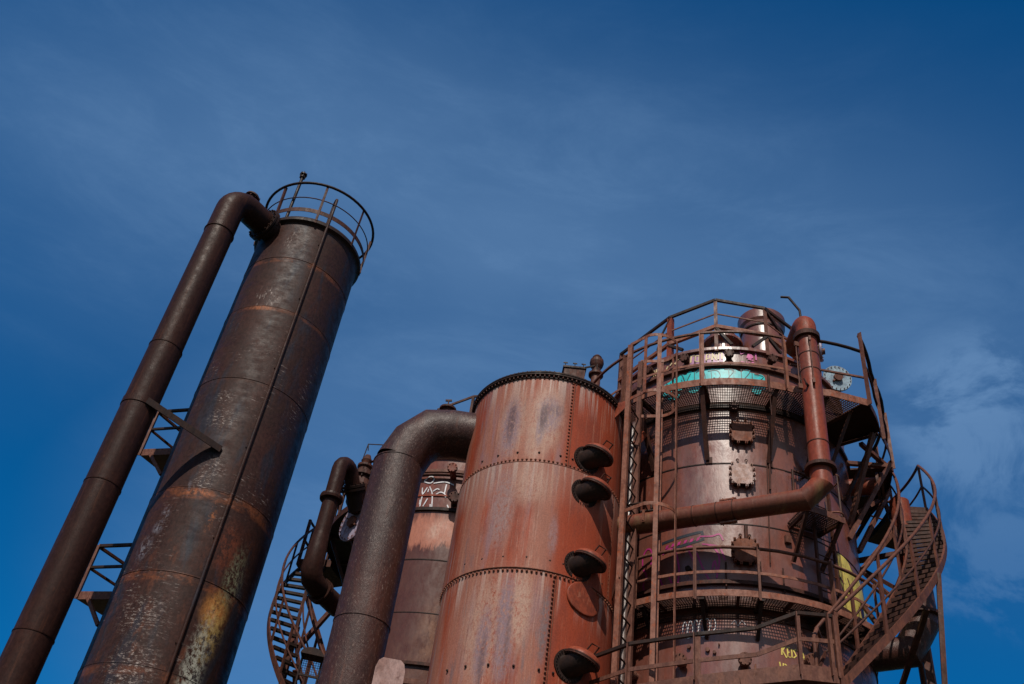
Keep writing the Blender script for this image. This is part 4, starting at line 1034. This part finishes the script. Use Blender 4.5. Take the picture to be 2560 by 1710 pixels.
nd = -(polar(23.6, 14.6, 0)).normalized() * .9 + Vector((.35, 0, -.1))
flange_disc(polar(23.80, 15.15, 14.05), nd, .27, 'white_blue_disc', 'round bolted flange painted pale blue, behind the red pipe', back=.9)
flange_disc(polar(22.85, 14.9, 14.55) , Vector((.9, -.35, 0)), .20, 'purple_disc', 'small bolted flange with purple paint behind the red pipe near its top', back=.5)
flange_disc(polar(21.25, 13.9, 13.98), Vector((-.5, -.8, 0)), .085, 'rail_pale', 'smallest pale bolted flange just left of the red pipe, below its top bend', nb=8, back=.4)

# ---- caged ladder between the tank and the tower
def caged_ladder():
    Lp = polar(9.05, 13.2, 0); Rp = polar(9.86, 13.64, 0); t = empty('caged_ladder', (Lp + Rp) / 2, 'tall caged ladder standing between the riveted tank and the right tower', 'ladder')
    u = (Rp - Lp).normalized(); n = Vector((u.y, -u.x, 0)); ztop = 13.36; mid = (Lp + Rp) / 2; Z = lambda z: Vector((0, 0, z))
    for p, mt in ((Lp, 'red_rust'), (Rp, 'rail')):
        m = MB(); m.box(p + Z(ztop / 2), u * .010, n * .045, Z(ztop / 2)); m.box(p + n * .04 + Z(ztop / 2 - .01), u * .035, n * .007, Z(ztop / 2 - .01)); m.build('side_rail', 'rail_pale' if p is Lp else mt, t)
    z = .4
    while z < 12.2:
        m = MB(); m.tube([Lp + Z(z), Rp + Z(z)], .014, 6); m.build('rung', 'black_iron', t); z += .315
    half = (Rp - Lp).length / 2
    def hp(a, k=1.0):     # a from 0 (left rail) to 180 (right rail)
        a = R(a); return mid - u * (math.cos(a) * .34 * 1.0 if .2 < a < PI - .2 else math.cos(a) * half) + n * (.38 + .38 * math.sin(a) if .35 < a < PI - .35 else .38 * (min(a, PI - a) / .35) + .13 * (min(a, PI - a) / .35))
    def hp(f):            # f 0..1 round the hoop: straight arms then a half circle
        P = [mid - u * half, mid - u * .33 + n * .30]
        for i in range(13): a = PI * i / 12; P.append(mid - u * (.36 * math.cos(a)) + n * (.40 + .37 * math.sin(a)))
        P += [mid + u * .33 + n * .30, mid + u * half]
        return P
    for z in (ztop, 12.12, 9.92, 5.6, 3.4):
        P = hp(0); m = MB()
        for a, b in zip(P[:-1], P[1:]): m.bar(a + Z(z), b + Z(z), .012, .06)
        m.build('cage_hoop', 'rail_pale', t)
    for a, zb, w in ((-10, 12.1, .055), (28, 2.6, .07), (90, 2.6, .06), (186, 2.6, .06), (150, 12.1, .04)):
        a = R(a); c = mid - u * (.36 * math.cos(a)) + n * (.40 + .37 * math.sin(a)); o = (n * math.sin(a) - u * math.cos(a))
        m = MB(); m.box(c + Z((zb + ztop) / 2), o * .006, o.cross(Vector((0, 0, 1))) * (w / 2), Z((ztop - zb) / 2)); m.build('cage_bar', 'rail_pale', t)
    # ties to the tank
    m = MB(); a = T2.p(56, 1.31, 12.05); b = Lp + Z(12.05)
    m.add([a + Z(.06), b + Z(.06), b - Z(.05), a - Z(.24), a + Z(.06) + Vector((0, .02, 0)), b + Z(.06) + Vector((0, .02, 0)), b - Z(.05) + Vector((0, .02, 0)), a - Z(.24) + Vector((0, .02, 0))], [(0, 3, 2, 1), (4, 5, 6, 7), (0, 1, 5, 4), (1, 2, 6, 5), (2, 3, 7, 6), (3, 0, 4, 7)])
    m.build('gusset', 'red_rust', t)
    for z in (8.86, 5.2):
        m = MB(); a = T2.p(70, 1.30, z - .18); b = Lp + Z(z); m.bar(a, b, .02, .16); m.build('tie_plate', 'rail', t)
    for z0, z1, a in ((12.3, 11.15, -34), (12.0, 10.7, -36)):
        pass
caged_ladder()
def drain_pipe():
    p = polar(9.50, 13.75, 0); t = empty('drain_pipe', p, 'thin grey pipe running down behind the rungs of the caged ladder', 'pipe')
    m = MB(); m.tube([p, p + Vector((0, 0, 11.85)), p + Vector((.04, .05, 12.05)), p + Vector((.3, .5, 12.2))], .060, 16)
    m.build('pipe_run', 'grey_pipe', t)
    m = MB(); m.bar(p + Vector((.02, -.05, 11.55)), p + Vector((.22, .12, 11.95)), .08, .10); m.build('pipe_hook', 'red_rust', t)
drain_pipe()

# ---- things on and behind the tank
def behind_tank():
    p = polar(4.9, 16.2, 0)
    t = empty('square_duct', p, 'square dark duct with T shaped bolts, peeking over the tank rim', 'duct')
    m = MB(); X = Vector((math.cos(R(4.9)), -math.sin(R(4.9)), 0)); Y = Vector((0, 1, 0)); m.box(p + Vector((0, 0, 7.53)), X * .22, Y * .22, Vector((0, 0, 7.53))); m.build('duct_body', 'rail_dark', t)
    m = MB(); m.box(p + Vector((0, 0, 15.085)), X * .245, Y * .245, Vector((0, 0, .022))); m.build('lid', 'black_iron', t)
    for x, y in ((-.20, -.20), (0, -.20), (.18, -.20), (.1, .18)):
        m = MB(); q0 = p + X * x + Y * y + Vector((0, 0, 15.10)); m.tube([q0, q0 + Vector((0, 0, .11))], .010, 5); m.bar(q0 - X * .045 + Vector((0, 0, .11)), q0 + X * .045 + Vector((0, 0, .11)), .022); m.build('tee_bolt', 'black_iron', t)
    p = polar(6.58, 16.0, 0)
    t = empty('relief_valve', p, 'stubby capped relief valve rising behind the tank rim, left of the ladder', 'valve')
    m = MB(); m.tube([p, p + Vector((0, 0, 14.95))], .10, 16); m.build('stand_pipe', 'rail', t)
    m = MB(); m.lathe(p, [(.10, 14.9), (.155, 14.92), (.155, 14.97), (.10, 14.99), (.09, 15.1), (.13, 15.18), (.15, 15.26), (.14, 15.34), (.09, 15.38), (.10, 15.42), (.06, 15.47), (.01, 15.5)], 20, smooth=False); m.build('valve_head', 'rail_dark', t)
    m = MB(); m.bar(p + Vector((-.05, -.08, 15.12)), p + Vector((-.24, -.1, 15.02)), .03); m.tube([p + Vector((0, -.1, 15.2)), p + Vector((0, -.1, 14.95))], .02, 6); m.build('lever', 'black_iron', t)
    p0 = T3.p(-62, 2.1, 13.22); n = T3.n(-62)
    t = empty('branch_pipe', p0, 'short red pipe stub sticking out of the right tower behind the tank rim', 'pipe')
    m = MB(); m.tube([p0, p0 + n * 1.15 + Vector((0, 0, .12))], .155, 24); m.build('stub', 'red_rust', t)
    m = MB(); m.disc(p0 + n * .62 + Vector((0, 0, .06)), n, .21, .05, 24); m.build('stub_flange', 'rail', t)
    p1 = polar(8.3, 14.75, 13.9); m = MB()
behind_tank()

# ---- riser behind the stair, lower right
def rear_riser():
    p = polar(26.55, 16.3, 0); t = empty('rear_riser', p, 'brown pipe standing inside the curve of the right stair, with an elbow below', 'pipe')
    m = MB(); m.tube([p + Vector((0, 0, 9.7)), p + Vector((0, 0, 12.0))], .17, 24); m.build('upper_run', 'red_rust', t)
    q0 = polar(26.75, 15.6, 0)
    m = MB(); m.tube([q0 + Vector((0, 0, 10.2)), q0 + Vector((0, 0, 9.3)), q0 + Vector((-.25, .1, 8.85)), q0 + Vector((-1.3, .5, 8.7))], .24, 28, crisp=True); m.build('elbow', 'big_pipe', t)
    m = MB(); m.disc(q0 + Vector((0, 0, 9.40)), (0, 0, 1), .30, .05, 30); m.build('collar', 'rail_dark', t)
    m = MB(); m.tube([p + Vector((0, 0, 0)), p + Vector((0, 0, 9.8))], .12, 20); m.build('lower_run', 'rail', t)
    c = polar(24.75, 15.4, 0); t = empty('dark_drum', c, 'dark rounded drum low behind the foot of the right stair', 'drum')
    m = MB(); m.lathe(c, [(.42, 0), (.42, 7.9), (.36, 8.05), (.2, 8.14), (.01, 8.18)], 36); m.build('drum_body', 'black_iron', t)
    m = MB(); m.lathe(c, [(.42, 7.72), (.47, 7.72), (.47, 7.78), (.42, 7.78)], 36, smooth=False); m.build('drum_band', 'rail_dark', t)
    n0 = T3.p(82, 2.15, 12.08); n = T3.n(82)
    t = empty('side_nozzle', n0, 'short bolted pipe stub on the right flank of the right tower, under its upper platform', 'nozzle')
    m = MB(); m.tube([n0, n0 + n * .55], .16, 24); m.build('stub', 'red_rust', t)
    m = MB(); m.disc(n0 + n * .5, n, .24, .05, 24); m.disc(n0 + n * .57, n, .24, .05, 24); m.build('stub_flange', 'rail_dark', t)
rear_riser()

# ---- graffiti on the right tower
def graffiti():
    C = T3; rr = C.r + .006; rd = C.r - .006
    m = MB()
    for cx, cz, w, h in ((-26, 13.07, 3.6, .26), (-20, 13.14, 3.8, .30), (-15, 13.19, 2.4, .26), (-10, 13.16, 3.3, .33), (-4, 13.16, 3.8, .30), (1.5, 13.16, 3.7, .30), (7, 13.13, 3.6, .29), (11, 13.20, 2.6, .24), (17, 13.08, 3.2, .30), (15.2, 12.90, 2.4, .14), (-23, 12.86, 3, .14), (-13, 12.92, 3, .12)):
        pts = [(cx + w * math.cos(a) * (1 + .12 * math.sin(3 * a + cx)), cz + h * .62 * math.sin(a) * (1 + .1 * math.cos(2 * a + cx))) for a in [2 * PI * i / 22 for i in range(22)]]
        fill(m, C, pts, rd + .010 + .0006 * (cx % 5))
    fill(m, C, smoothpts([(-27.5, 12.98), (-20, 13.02), (-8, 13.0), (4, 13.0), (17.5, 12.98), (18.6, 13.16), (14, 13.28), (9, 13.26), (5, 13.34), (-4, 13.35), (-12, 13.34), (-16, 13.30), (-22, 13.28), (-27.6, 13.16)], 3, True), rd + .008)
    m.build('graffiti_fill', 'paint_teal', SR)
    m = MB()
    for s in ([(-27, 13.0), (-26.5, 13.22), (-25, 13.0), (-24.4, 13.2)], [(-22, 13.25), (-19, 13.32), (-17.4, 13.1), (-21, 13.0)], [(-19, 13.2), (-17, 12.98)], [(-14.5, 13.3), (-16.4, 13.1), (-14, 13.0)], [(-12, 13.3), (-9, 13.34), (-7.6, 13.15), (-9, 13.0)],
              [(-6.5, 13.3), (-2.2, 13.3), (-1.0, 13.15), (-5.5, 13.02)], [(-5, 13.3), (-4.6, 13.02)], [(1, 13.32), (5.4, 13.3), (1.2, 13.05)], [(3, 13.3), (3.3, 13.02)], [(9.2, 13.32), (12.6, 13.3), (9.6, 13.1)], [(14.5, 13.25), (18.8, 13.22), (15, 13.05)], [(16.2, 13.1), (17.4, 13.02)],
              [(-18.5, 13.3), (-16.4, 12.98), (-17.2, 12.9)], [(-12.6, 13.34), (-12.9, 12.95)], [(8.6, 13.36), (9.2, 13.05), (13, 13.02), (13.6, 13.3)]):
        ribbon(m, C, smoothpts(s, 4), .012, rd + .016)
    m.build('graffiti_outline', 'paint_ink', SR)
    # pale and pink lettering above
    m = MB()
    for a in (-15, -12.2, -9.5, -6.8, -4, -1.4):
        fill(m, C, [(a, 13.50), (a + 2.4, 13.51), (a + 2.5, 13.75), (a + .1, 13.74)], rd + .004)
    m.build('graffiti_ground', 'paint_lilac', SR)
    m = MB()
    for s in ([(-14.5, 13.56), (-14.2, 13.71), (-12.6, 13.72)], [(-12.3, 13.58), (-12.1, 13.70), (-10.4, 13.70), (-10.5, 13.56), (-12.3, 13.57)], [(-9.4, 13.56), (-9.2, 13.70), (-7.8, 13.72)], [(-7.2, 13.56), (-6.9, 13.7), (-5.4, 13.7), (-5.5, 13.6), (-7, 13.6)], [(-4.4, 13.56), (-4.2, 13.72), (-2.6, 13.55), (-2.4, 13.72)], [(-1.5, 13.57), (-1.3, 13.72), (.2, 13.72), (.1, 13.57)],
              [(-34.5, 13.5), (-34, 13.66), (-33, 13.5), (-32.4, 13.66)], [(-31, 13.6), (-29.6, 13.58), (-29.2, 13.70)], [(-25, 13.62), (-23.6, 13.68), (-22.2, 13.62), (-20.8, 13.72)], [(-27, 13.55), (-26, 13.62)]):
        ribbon(m, C, s, .030, rd + .010)
    m.build('graffiti_letters', 'paint_cream', SR)
    m = MB()
    for s in ([(8.6, 13.78), (8.9, 13.70), (10.6, 13.74)], [(11.6, 13.62), (12.4, 13.72), (14.4, 13.68), (12, 13.60), (14.6, 13.58)], [(15.8, 13.76), (15.9, 13.60)],
              [(9.0, 13.44), (9.2, 13.53), (10.2, 13.52), (9.3, 13.48), (10.4, 13.45), (9.1, 13.44)], [(10.9, 13.44), (11.4, 13.53), (12.0, 13.44)], [(12.4, 13.44), (12.5, 13.53), (13.3, 13.51), (12.6, 13.48), (13.4, 13.44)], [(13.7, 13.53), (14.9, 13.53)], [(14.3, 13.53), (14.3, 13.44)], [(15.2, 13.47), (15.4, 13.46)]):
        ribbon(m, C, s, .026, rd + .010)
    fill(m, C, [(11.8, 13.64), (13, 13.60), (14.6, 13.64), (14.2, 13.71), (12.4, 13.73)], rd + .008)
    m.build('graffiti_letters', 'paint_pink', SR)
    # magenta loops lower down
    m = MB()
    for s in ([(-37, 9.60), (-37, 9.78), (-35, 9.90), (-32.6, 9.84), (-32.6, 9.60)], [(-36.5, 9.55), (-34.8, 9.42), (-36.4, 9.28), (-35.2, 9.14)], [(-27, 9.72), (-24, 9.80), (-21, 9.70), (-19.6, 9.4), (-20.2, 9.12)], [(-24, 9.3), (-22.8, 9.2), (-23.4, 9.1)],
              [(-18, 9.72), (-15, 9.78), (-12.6, 9.68), (-10, 9.4), (-7.4, 9.18)], [(-15.5, 9.7), (-13, 9.45), (-12.6, 9.15)], [(-11, 9.94), (-6, 9.93), (-3, 9.96), (-1.6, 9.85)], [(-10, 9.8), (-6, 9.75), (-3.2, 9.55), (-4.4, 9.2)], [(-6.5, 9.3), (-5, 9.5), (-4.2, 9.25)], [(-21, 9.1), (-12, 9.14), (-6, 9.16)], [(-7, 9.78), (-3, 9.72), (-1, 9.5)], [(-28.5, 9.35), (-27, 9.2), (-25.5, 9.1)]):
        ribbon(m, C, smoothpts(s, 5), .028, rr)
    for k in range(6):
        a = -26 + k * 2.7; fill(m, C, [(a, 9.80 + .012 * k), (a + 1.7, 9.82 + .012 * k), (a + 1.9, 9.87 + .012 * k), (a + .3, 9.86 + .012 * k)], rr)
    m.build('graffiti_loops', 'paint_magenta', SR)
    m = MB(); ribbon(m, C, [(-27.5, 9.92), (-10, 10.02), (-9.5, 9.88), (-27, 9.74)], .05, rr - .002); m.build('graffiti_box', 'paint_ink', SR)
    # white loops and yellow tag near the foot; there the wall is 3 cm wider
    rl = C.r + .036; m = MB()
    for k in range(6):
        a = -17.6 + k * 2.15; s = [(a, 8.30 + .02 * k), (a + .1, 8.44 + .012 * k), (a + 1.0, 8.50 + .008 * k), (a + 1.7, 8.40 + .012 * k), (a + 1.6, 8.28 + .02 * k), (a + .8, 8.24 + .02 * k)]
        ribbon(m, C, smoothpts(s, 4), .012, rl)
    ribbon(m, C, smoothpts([(-17.2, 8.30), (-15.6, 8.24), (-13.8, 8.27)], 4), .018, rl); ribbon(m, C, smoothpts([(-11.8, 8.28), (-9.4, 8.25), (-7, 8.31)], 4), .018, rl)
    ribbon(m, C, smoothpts([(0.5, 8.43), (2, 8.50), (3, 8.42), (4.5, 8.5), (6, 8.43)], 4), .008, rl)
    m.build('graffiti_bubble_tag', 'paint_white', SR)
    m = MB()
    for s in ([(18.6, 8.05), (18.9, 8.21)], [(20.2, 8.20), (19.0, 8.12), (20.4, 8.02)], [(21.8, 8.18), (20.9, 8.17), (20.9, 8.04), (21.9, 8.04)], [(21, 8.11), (21.6, 8.11)], [(22.5, 8.17), (22.5, 8.04)], [(24.2, 8.17), (23.2, 8.16), (24.2, 8.08), (23.1, 8.04)], [(24.7, 8.17), (25.9, 8.17)], [(25.3, 8.17), (25.3, 8.04)], [(26.2, 8.03), (26.9, 8.16), (27.6, 8.02)], [(26.5, 8.08), (27.3, 8.08)],
              [(17.6, 7.94), (17.9, 7.86), (18.8, 7.86), (19, 7.93)], [(19.5, 7.92), (20.4, 7.90), (19.4, 7.84), (20.9, 7.85)]):
        ribbon(m, C, s, .022, rl)
    m.build('graffiti_tag', 'paint_yellow', SR)
    # yellow paint blob on the right flank
    m = MB(); pts = smoothpts([(49, 10.06), (53, 10.14), (59, 10.10), (62, 10.00), (70, 9.98), (76, 9.80), (80, 9.35), (82, 8.95), (74, 8.97), (64, 9.02), (56, 9.08), (50.5, 9.20), (52.5, 9.45), (50.2, 9.70)], 4, True)
    fill(m, C, pts, rr); m.build('paint_patch', 'paint_yellow', SR)
    m = MB()
    for s in ([(53, 9.62), (50.8, 9.70)], [(56.5, 9.78), (58.2, 9.60), (58.0, 9.30)], [(63, 9.2), (65, 9.45)], [(50, 9.35), (52, 9.32)]): ribbon(m, C, smoothpts(s, 4), .03, rr + .004)
    fill(m, C, [(66, 9.42), (68, 9.60), (70.5, 9.62), (71.5, 9.45), (69.5, 9.30), (67, 9.30)], rr + .003)
    m.build('paint_marks', 'paint_maroon', SR)
graffiti()

# ================================================================== SCRUBBER TOWER BEHIND
SL = scrubber_body(T4, 'scrubber_tower', 'second scrubber tower with white graffiti, between the elbow pipe and the riveted tank', 'scrubber_worn', False)
nozzle(T4, SL, -8, 13.30, .11, .35, 'red_rust', 8); nozzle(T4, SL, -4.8, 12.65, .12, .25, 'rail_dark', 8)
m = MB(); m.tube(T4.arc(-60, 20, 2.27, 13.30, 4), .035, 8); m.build('ring_pipe', 'rail_dark', SL)
m = MB(); arcband(m, T4, -60, 30, 2.185, 2.21, 12.80, 12.84, 4); m.build('ring_band', 'tank_lid', SL)
m = MB()
for s in ([(-24, 13.20), (-21, 13.30), (-18.6, 13.24), (-20, 13.13), (-23.6, 13.16), (-24, 13.2)], [(-18.4, 13.12), (-12, 13.16), (-7, 13.10)], [(-24.5, 13.02), (-23.6, 12.86), (-21.6, 13.02)], [(-23.6, 12.86), (-23.8, 12.55)], [(-20.4, 13.04), (-18, 12.85), (-16.8, 12.52)], [(-17.8, 12.92), (-15.8, 12.98), (-14.4, 12.96)], [(-16.4, 12.82), (-13.6, 12.90), (-11, 12.86), (-10.2, 12.78)],
          [(-22, 12.55), (-20.2, 12.74)], [(-11.2, 12.88), (-11, 13.1)], [(-18, 12.6), (-17.6, 12.5)], [(-24.4, 12.72), (-24.2, 12.6)], [(-20.6, 12.98), (-20.8, 12.90)], [(-8.5, 12.6), (-7.5, 12.52)]):
    ribbon(m, T4, smoothpts(s, 5), .026, T4.r + .002)
m.build('graffiti_lines', 'paint_white', SL)

def left_platform():
    C = T4; z = 12.5
    t = empty('ring_platform', C.p(-60, 2.5, z), 'dark ring platform on the left side of the tower behind the elbow pipe', 'platform', 'ring platforms of the towers')
    ring_deck(C, t, -150, -34, 2.21, 2.85, z, True, 'black_iron')
    m = MB(); arcband(m, C, -150, -34, 2.85, 2.865, z - .10, z + .06, 4); m.build('toe_board', 'rail_dark', t)
    m = MB(); m.tube(C.arc(-100, -34, 2.85, 13.5, 5), .026, 8); m.build('top_rail', 'rail_dark', t)
    m = MB(); m.tube(C.arc(-100, -34, 2.85, 13.0, 5), .018, 8); m.build('middle_rail', 'rail_dark', t)
    for ph in (-90, -66, -40):
        m = MB(); m.bar(C.p(ph, 2.85, z), C.p(ph, 2.85, 13.5), .05); m.build('post', 'rail_dark', t)
    for ph in (-110, -85, -60): brace_pair(C, t, ph, 2.8, z, 11.4, .07)
left_platform()
zL = lambda a: 12.35 - (108 - a) * 0.067
st4 = spiral_stair(T4, -1, 'dark curved stair seen from below, left of the elbow pipe', zL, 38, 108, True, 4.1)
stair_struts(T4, -1, st4, [(95, 3.0, 11.2, 70, 2.2, 9.3, .09), (95, 2.2, 11.4, 62, 3.0, 9.4, .09), (72, 3.0, 10.0, 72, 3.0, 4.0, .09), (84, 3.0, 8.3, 66, 2.6, 8.3, .06), (60, 3.0, 8.9, 84, 2.2, 7.2, .07), (90, 3.0, 10.6, 92, 3.0, 5.0, .07), (100, 2.6, 9.2, 66, 2.4, 7.4, .04)], 'rail_dark')
def left_landing():
    C = T4
    t = empty('stair_landing', C.p(-114, 3.3, 12.3), 'railed landing at the top of the dark stair on the left', 'platform')
    m = MB(); arcband(m, C, -124, -106, 2.85, 3.68, 12.28, 12.46, 4); m.build('deck_plate', 'rail_dark', t)
    for z in (13.48, 12.95):
        m = MB(); m.tube(C.arc(-124, -106, 3.66, z, 4) , .030, 8); m.tube([C.p(-124, 3.66, z), C.p(-124, 2.6, z)], .030, 8); m.build('rail', 'rail_dark', t)
    for ph in (-124, -115, -106):
        m = MB(); m.bar(C.p(ph, 3.66, 12.3), C.p(ph, 3.66, 13.5), .06); m.build('post', 'rail_dark', t)
left_landing()
def mesh_box():
    p = polar(-8.65, 17.0, 0); t = empty('mesh_cage', p, 'small wire mesh cage with a hood at the bottom, beside the dark stair', 'cage')
    X = Vector((1, .15, 0)).normalized(); Y = Vector((0, 1, 0)); w = .17; z0, z1 = 8.12, 8.44
    m = MB()
    for k in range(9):
        m.bar(p + X * (-w + k * w / 4) + Vector((0, 0, z0)), p + X * (-w + k * w / 4) + Vector((0, 0, z1)), .006)
        m.bar(p - X * w + Vector((0, 0, z0 + (z1 - z0) * k / 8)), p + X * w + Vector((0, 0, z0 + (z1 - z0) * k / 8)), .006)
    m.build('wire_mesh', 'rail_dark', t)
    m = MB()
    for s in (-1, 1): m.bar(p + X * s * w + Vector((0, 0, 0)), p + X * s * w + Vector((0, 0, z1)), .03)
    m.bar(p - X * w + Vector((0, 0, z0)), p + X * w + Vector((0, 0, z0)), .035); m.build('frame', 'black_iron', t)
    m = MB(); c = p + Vector((0, 0, z1)); vs = []
    for y in (-.15, .15):
        for i in range(9): a = PI * i / 8; vs.append(c + Y * y - X * (math.cos(a) * (w + .03)) + Vector((0, 0, math.sin(a) * .13)))
    m.add(vs, [(i, i + 1, 9 + i + 1, 9 + i) for i in range(8)] + [tuple(range(9)), tuple(range(9, 18))[::-1], (0, 9, 17, 8)], False); m.build('hood', 'black_iron', t)
mesh_box()
def left_pipe():
    # pipe of the rear tower: comes off a valve, bends over and drops
    D = 17.6; v = polar(-10.07, D, 0); r = .155
    t = empty('overflow_pipe', v, 'dark pipe with a bent top and a collar, left of the thick elbow pipe', 'pipe')
    V = lambda z: Vector((v.x, v.y, z)); d = (polar(-8.35, 18.3, 0) - v).normalized()
    pts = [V(11.08), V(11.95), V(12.62)]
    for i in range(1, 8):
        a = R(150 * i / 7); pts.append(V(12.62) + d * (.24 * (1 - math.cos(a))) + Vector((0, 0, .24 * math.sin(a))))
    e = pts[-1] + (pts[-1] - pts[-2]).normalized() * .22; pts.append(e)
    m = MB(); m.tube(pts, r, 26); m.build('bent_run', 'dark_pipe', t)
    m = MB(); m.lathe(v, [(r, 11.86), (.225, 11.87), (.235, 11.92), (.225, 11.97), (r, 11.99)], 26, smooth=False); m.build('collar', 'dark_pipe', t)
    m = MB(); m.tube([V(11.1), V(10.8), V(10.35), V(10.18) + d * .10, V(10.12) + d * .35], [.157, .185, .205, .205, .205], 26); m.build('foot_bend', 'dark_pipe', t)
    m = MB(); m.tube([V(10.12) + d * .34, V(10.12) + d * 1.1], .2, 24); m.disc(V(10.12) + d * .38, d, .25, .05, 24); m.disc(V(10.12) + d * .45, d, .25, .05, 24); m.build('side_outlet', 'dark_pipe', t)
    ax = (e - pts[-2]).normalized(); m = MB(); m.disc(e - ax * .04, ax, .26, .05, 24); m.disc(e + ax * .03, ax, .26, .05, 24)
    X = ax.orthogonal().normalized(); Y = ax.cross(X)
    for i in range(12): o = (X * math.cos(i * PI / 6) + Y * math.sin(i * PI / 6)) * .23; m.tube([e + o - ax * .07, e + o + ax * .12], .016, 6)
    m.tube([e, e + ax * .5], .17, 20); m.build('bolted_flange', 'black_iron', t)
    q0 = polar(-8.45, 18.3, 0); t = empty('gate_valve', q0, 'knobbly dark valve with a thin rod frame above it, left of the elbow pipe', 'valve')
    m = MB(); m.tube([q0 + Vector((0, 0, 12.4)), Vector((T4.c.x, T4.c.y, 12.4)) ], .12, 16); m.lathe(q0, [(.01, 12.12), (.10, 12.14), (.22, 12.35), (.24, 12.75), (.20, 12.95), (.27, 12.97), (.27, 13.05), (.17, 13.08), (.13, 13.2), (.17, 13.24), (.17, 13.29), (.09, 13.33), (.12, 13.42), (.08, 13.5), (.06, 13.56), (.01, 13.58)], 20, smooth=False); m.build('valve_body', 'rail_dark', t)
    m = MB()
    for i in range(8): a = i * PI / 4; o = Vector((math.cos(a), math.sin(a), 0)) * .235; m.tube([q0 + o + Vector((0, 0, 12.9)), q0 + o + Vector((0, 0, 13.12))], .018, 6)
    m.build('valve_bolts', 'black_iron', t)
    m = MB(); m.tube([q0 + Vector((-.10, 0, 13.4)), q0 + Vector((-.06, 0, 13.86)), q0 + Vector((.25, 0, 13.9)), q0 + Vector((.25, 0, 13.4))], .012, 6, crisp=True); m.tube([q0 + Vector((-.06, 0, 13.86)), q0 + Vector((-.03, 0, 13.7))], .012, 6); m.build('rod_frame', 'black_iron', t)
left_pipe()
flange_disc(polar(-8.25, 18.45, 11.98), Vector((-.75, -.66, 0)), .42, 'purple_disc', 'large round bolted flange with lilac paint, half hidden left of the elbow pipe', back=.5)

# ---- pale post top at the bottom edge
def pale_post():
    p = polar(-4.1, 11.9, 0); t = empty('pale_post', p, 'pale rounded post top at the bottom edge between the elbow pipe and the tank', 'post')
    X = Vector((math.cos(R(-4)), -math.sin(R(-4)), 0)); Y = Vector((-X.y, X.x, 0)); m = MB(); w = .18
    prof = [(-w, 0), (-w, 6.37), (-w * .86, 6.46), (-w * .6, 6.50), (w * .6, 6.50), (w * .86, 6.46), (w, 6.37), (w, 0)]; n = len(prof)
    a = [p + X * x + Y * w + Vector((0, 0, z)) for x, z in prof]; b = [p + X * x - Y * w + Vector((0, 0, z)) for x, z in prof]
    m.add(a + b, [(i, (i + 1) % n, n + (i + 1) % n, n + i) for i in range(n)] + [tuple(range(n))[::-1], tuple(range(n, 2 * n))]); m.build('post_body', 'concrete', t)
pale_post()

for o in list(bpy.data.objects):
    if '_origin' in o: del o['_origin']
